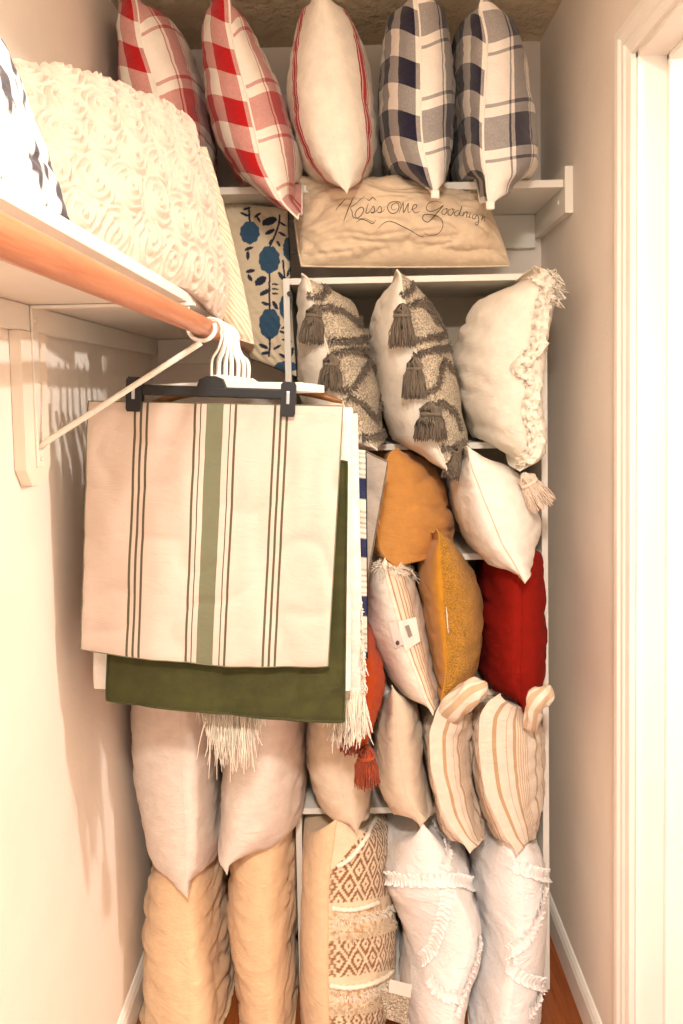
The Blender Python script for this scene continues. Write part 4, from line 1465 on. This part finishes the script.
gcov = 'covers hanging on the rod'
c1 = cover('striped_cover', 'cream pillow cover with green stripes clipped to the black hanger', [(88, 401), (343, 406), (328, 667), (80, 650)], 1.41, M['cover_stripe'], bowb=-0.012, wave=0.006, seed=1, group=gcov)
c2 = cover('velvet_cover', 'olive green velvet pillow cover hanging behind the striped cover', [(116, 440), (347, 462), (344, 723), (106, 701)], 1.445, M['green'], piping=(0.0028, M['green']), bowb=-0.004, wave=0.006, seed=2, group=gcov, nfold=2)
c3 = cover('cream_cover', 'plain cream pillow cover hanging behind the green velvet cover', [(97, 416), (352, 408), (350, 690), (93, 690)], 1.475, M['ivory'], seed=3, group=gcov)
c4 = cover('fringed_cover', 'white pillow cover with a long fringe hanging below the green cover', [(110, 420), (357, 414), (363, 690), (130, 700)], 1.52, M['ivory'], seed=4, group=gcov, wave=0.014)
bot = [c4.grid[-1, k] for k in range(0, 70)]
fringe(c4.root, [bot[k] for k in range(20, 40)], [0.05] * 4 + [0.12] * 12 + [0.07] * 4, M['cream_yarn'], 260, 'fringe', (0, -0.02, -1), 0.10, seed=1)
fringe(c4.root, [bot[k] for k in range(60, 70)], 0.09, M['cream_yarn'], 240, 'fringe', (0.02, -0.05, -1), 0.12, seed=2)
fringe(c4.root, [c4.grid[k, -1] for k in range(46, 70)], [0.012] * 10 + [0.035] * 14, M['cream_yarn'], 160, 'fringe', (0.05, -0.1, -0.9), 0.10, seed=3)


def navy_cols(side, pp, uv):
    c = np.tile(np.array(lin((238, 224, 206))), (len(pp), 1))
    v_ = uv[:, 1]
    q = np.mod(v_ + 0.3, 0.13)
    c[q < 0.045] = np.array(lin((42, 48, 84)))
    k = (q > 0.07) & (np.mod(q, 0.012) < 0.004)
    c[k] = np.array(lin((186, 172, 160)))
    return c


c5 = cover('banded_cover', 'white pillow cover with navy bands hanging behind the cream covers', [(150, 425), (366, 450), (368, 660), (150, 640)], 1.57, M['print'], seed=5, group=gcov, cols=navy_cols, n=110, wave=0.016)
c6 = cover('grey_cover', 'grey pillow cover with dark piping whose corner sticks out past the white covers', [(190, 418), (388, 462), (352, 668), (165, 640)], 1.62, M['grey'], piping=(0.0022, M['charcoal_yarn']), seed=6, group=gcov, bowt=0.03, wave=0.035)


def hanger(name, label, Y, kind, group=None, zbar=1.605, half=0.16, tilt=0.0, lean=0.0, xoff=0.0):
    root = empty(name, label, 'hanger', group, loc=(RX, Y, RZ))
    mat = {'black': M['black_plastic'], 'white': M['white_plastic'], 'wood': M['hanger_wood']}[kind]
    hm = {'black': M['white_metal'], 'white': M['white_plastic'], 'wood': M['silver']}[kind]
    rr = RR + 0.0045
    pts = [(RX + rr * math.cos(a), Y, RZ + rr * math.sin(a)) for a in np.linspace(R(200), R(-20), 16)]
    xc = RX + xoff
    pts += [(RX + rr * 0.98, Y, RZ - .018), (RX + rr * 0.6 + xoff * .4, Y, RZ - .040), (xc + .002, Y, RZ - .058), (xc, Y, zbar + .012)]
    MB().tube(catmull(pts, 3), 0.0024 if kind != 'white' else 0.0048, 10).build('hook', hm, root, True)
    if kind == 'black':
        th = tilt
        b = MB().box(-half, half, -.007, .007, -.010, .010, .003)
        o = b.build('bar', mat, root)
        o.data.transform(Matrix.Translation((xc, Y, zbar)) @ Matrix.Rotation(th, 4, 'Y'))
        o2 = MB().prism([(-.028, 0), (-.022, .016), (-.008, .022), (.008, .022), (.022, .016), (.028, 0)], 'Y', -.008, .008).build('hook_socket', mat, root)
        o2.data.transform(Matrix.Translation((xc, Y, zbar + .008)))
        for sx in (-1, 1):
            for fy in (-1, 1):
                k = MB().prism([(-.0115, -.046), (.0115, -.046), (.014, -.040), (.014, .014), (.010, .020), (-.010, .020), (-.014, .014), (-.014, -.040)], 'Y', min(.006 * fy, .013 * fy), max(.006 * fy, .013 * fy))
                q = k.build('clip', mat, root)
                T_ = Matrix.Translation((xc, Y, zbar)) @ Matrix.Rotation(th, 4, 'Y') @ Matrix.Translation((sx * (half - .006), 0, 0.004))
                q.data.transform(T_)
                if fy == -1:
                    w_ = MB().box(-.003, .003, -.0145, -.012, -.022, .002, .001).build('clip_spring', M['silver'], q)
                    w_.data.transform(T_)
    elif kind == 'white':
        pr = [(xc - half, zbar - .010), (xc + half, zbar - .010), (xc + half, zbar + .006), (xc + .03, zbar + .010), (xc + .012, zbar + .024), (xc - .012, zbar + .024), (xc - .03, zbar + .010), (xc - half, zbar + .006)]
        MB().prism(pr, 'Y', Y - .005, Y + .005).build('bar', mat, root)
    else:
        a = [(xc + s * half * 1.0, Y, zbar + .022 - 0.034 * abs(s) ** 2.2) for s in np.linspace(-1, 1, 25)]
        MB().tube(a, np.interp(np.abs(np.linspace(-1, 1, 25)), [0, 0.9, 1], [0.009, 0.008, 0.004]), 10).build('bar', mat, root, True)
    return root


hanger('clip_hanger', 'black plastic clip hanger holding the striped cover', 1.405, 'black', zbar=P(210, 392, 1.405).z, half=0.152, tilt=R(3.0))
for i, (Y, dx) in enumerate(((1.445, .006), (1.475, .014), (1.50, .022), (1.535, .030), (1.57, .036), (1.60, .042))):
    hanger('plastic_hanger', 'white plastic hanger on the wooden rod behind the black hanger', Y, 'white', 'white hangers on the rod', zbar=1.514 + H0 - 0.001 * i, half=0.165, xoff=dx)
hanger('wooden_hanger', 'brown wooden hanger behind the white hangers', 1.63, 'wood', zbar=1.490 + H0, half=0.215, xoff=0.03)
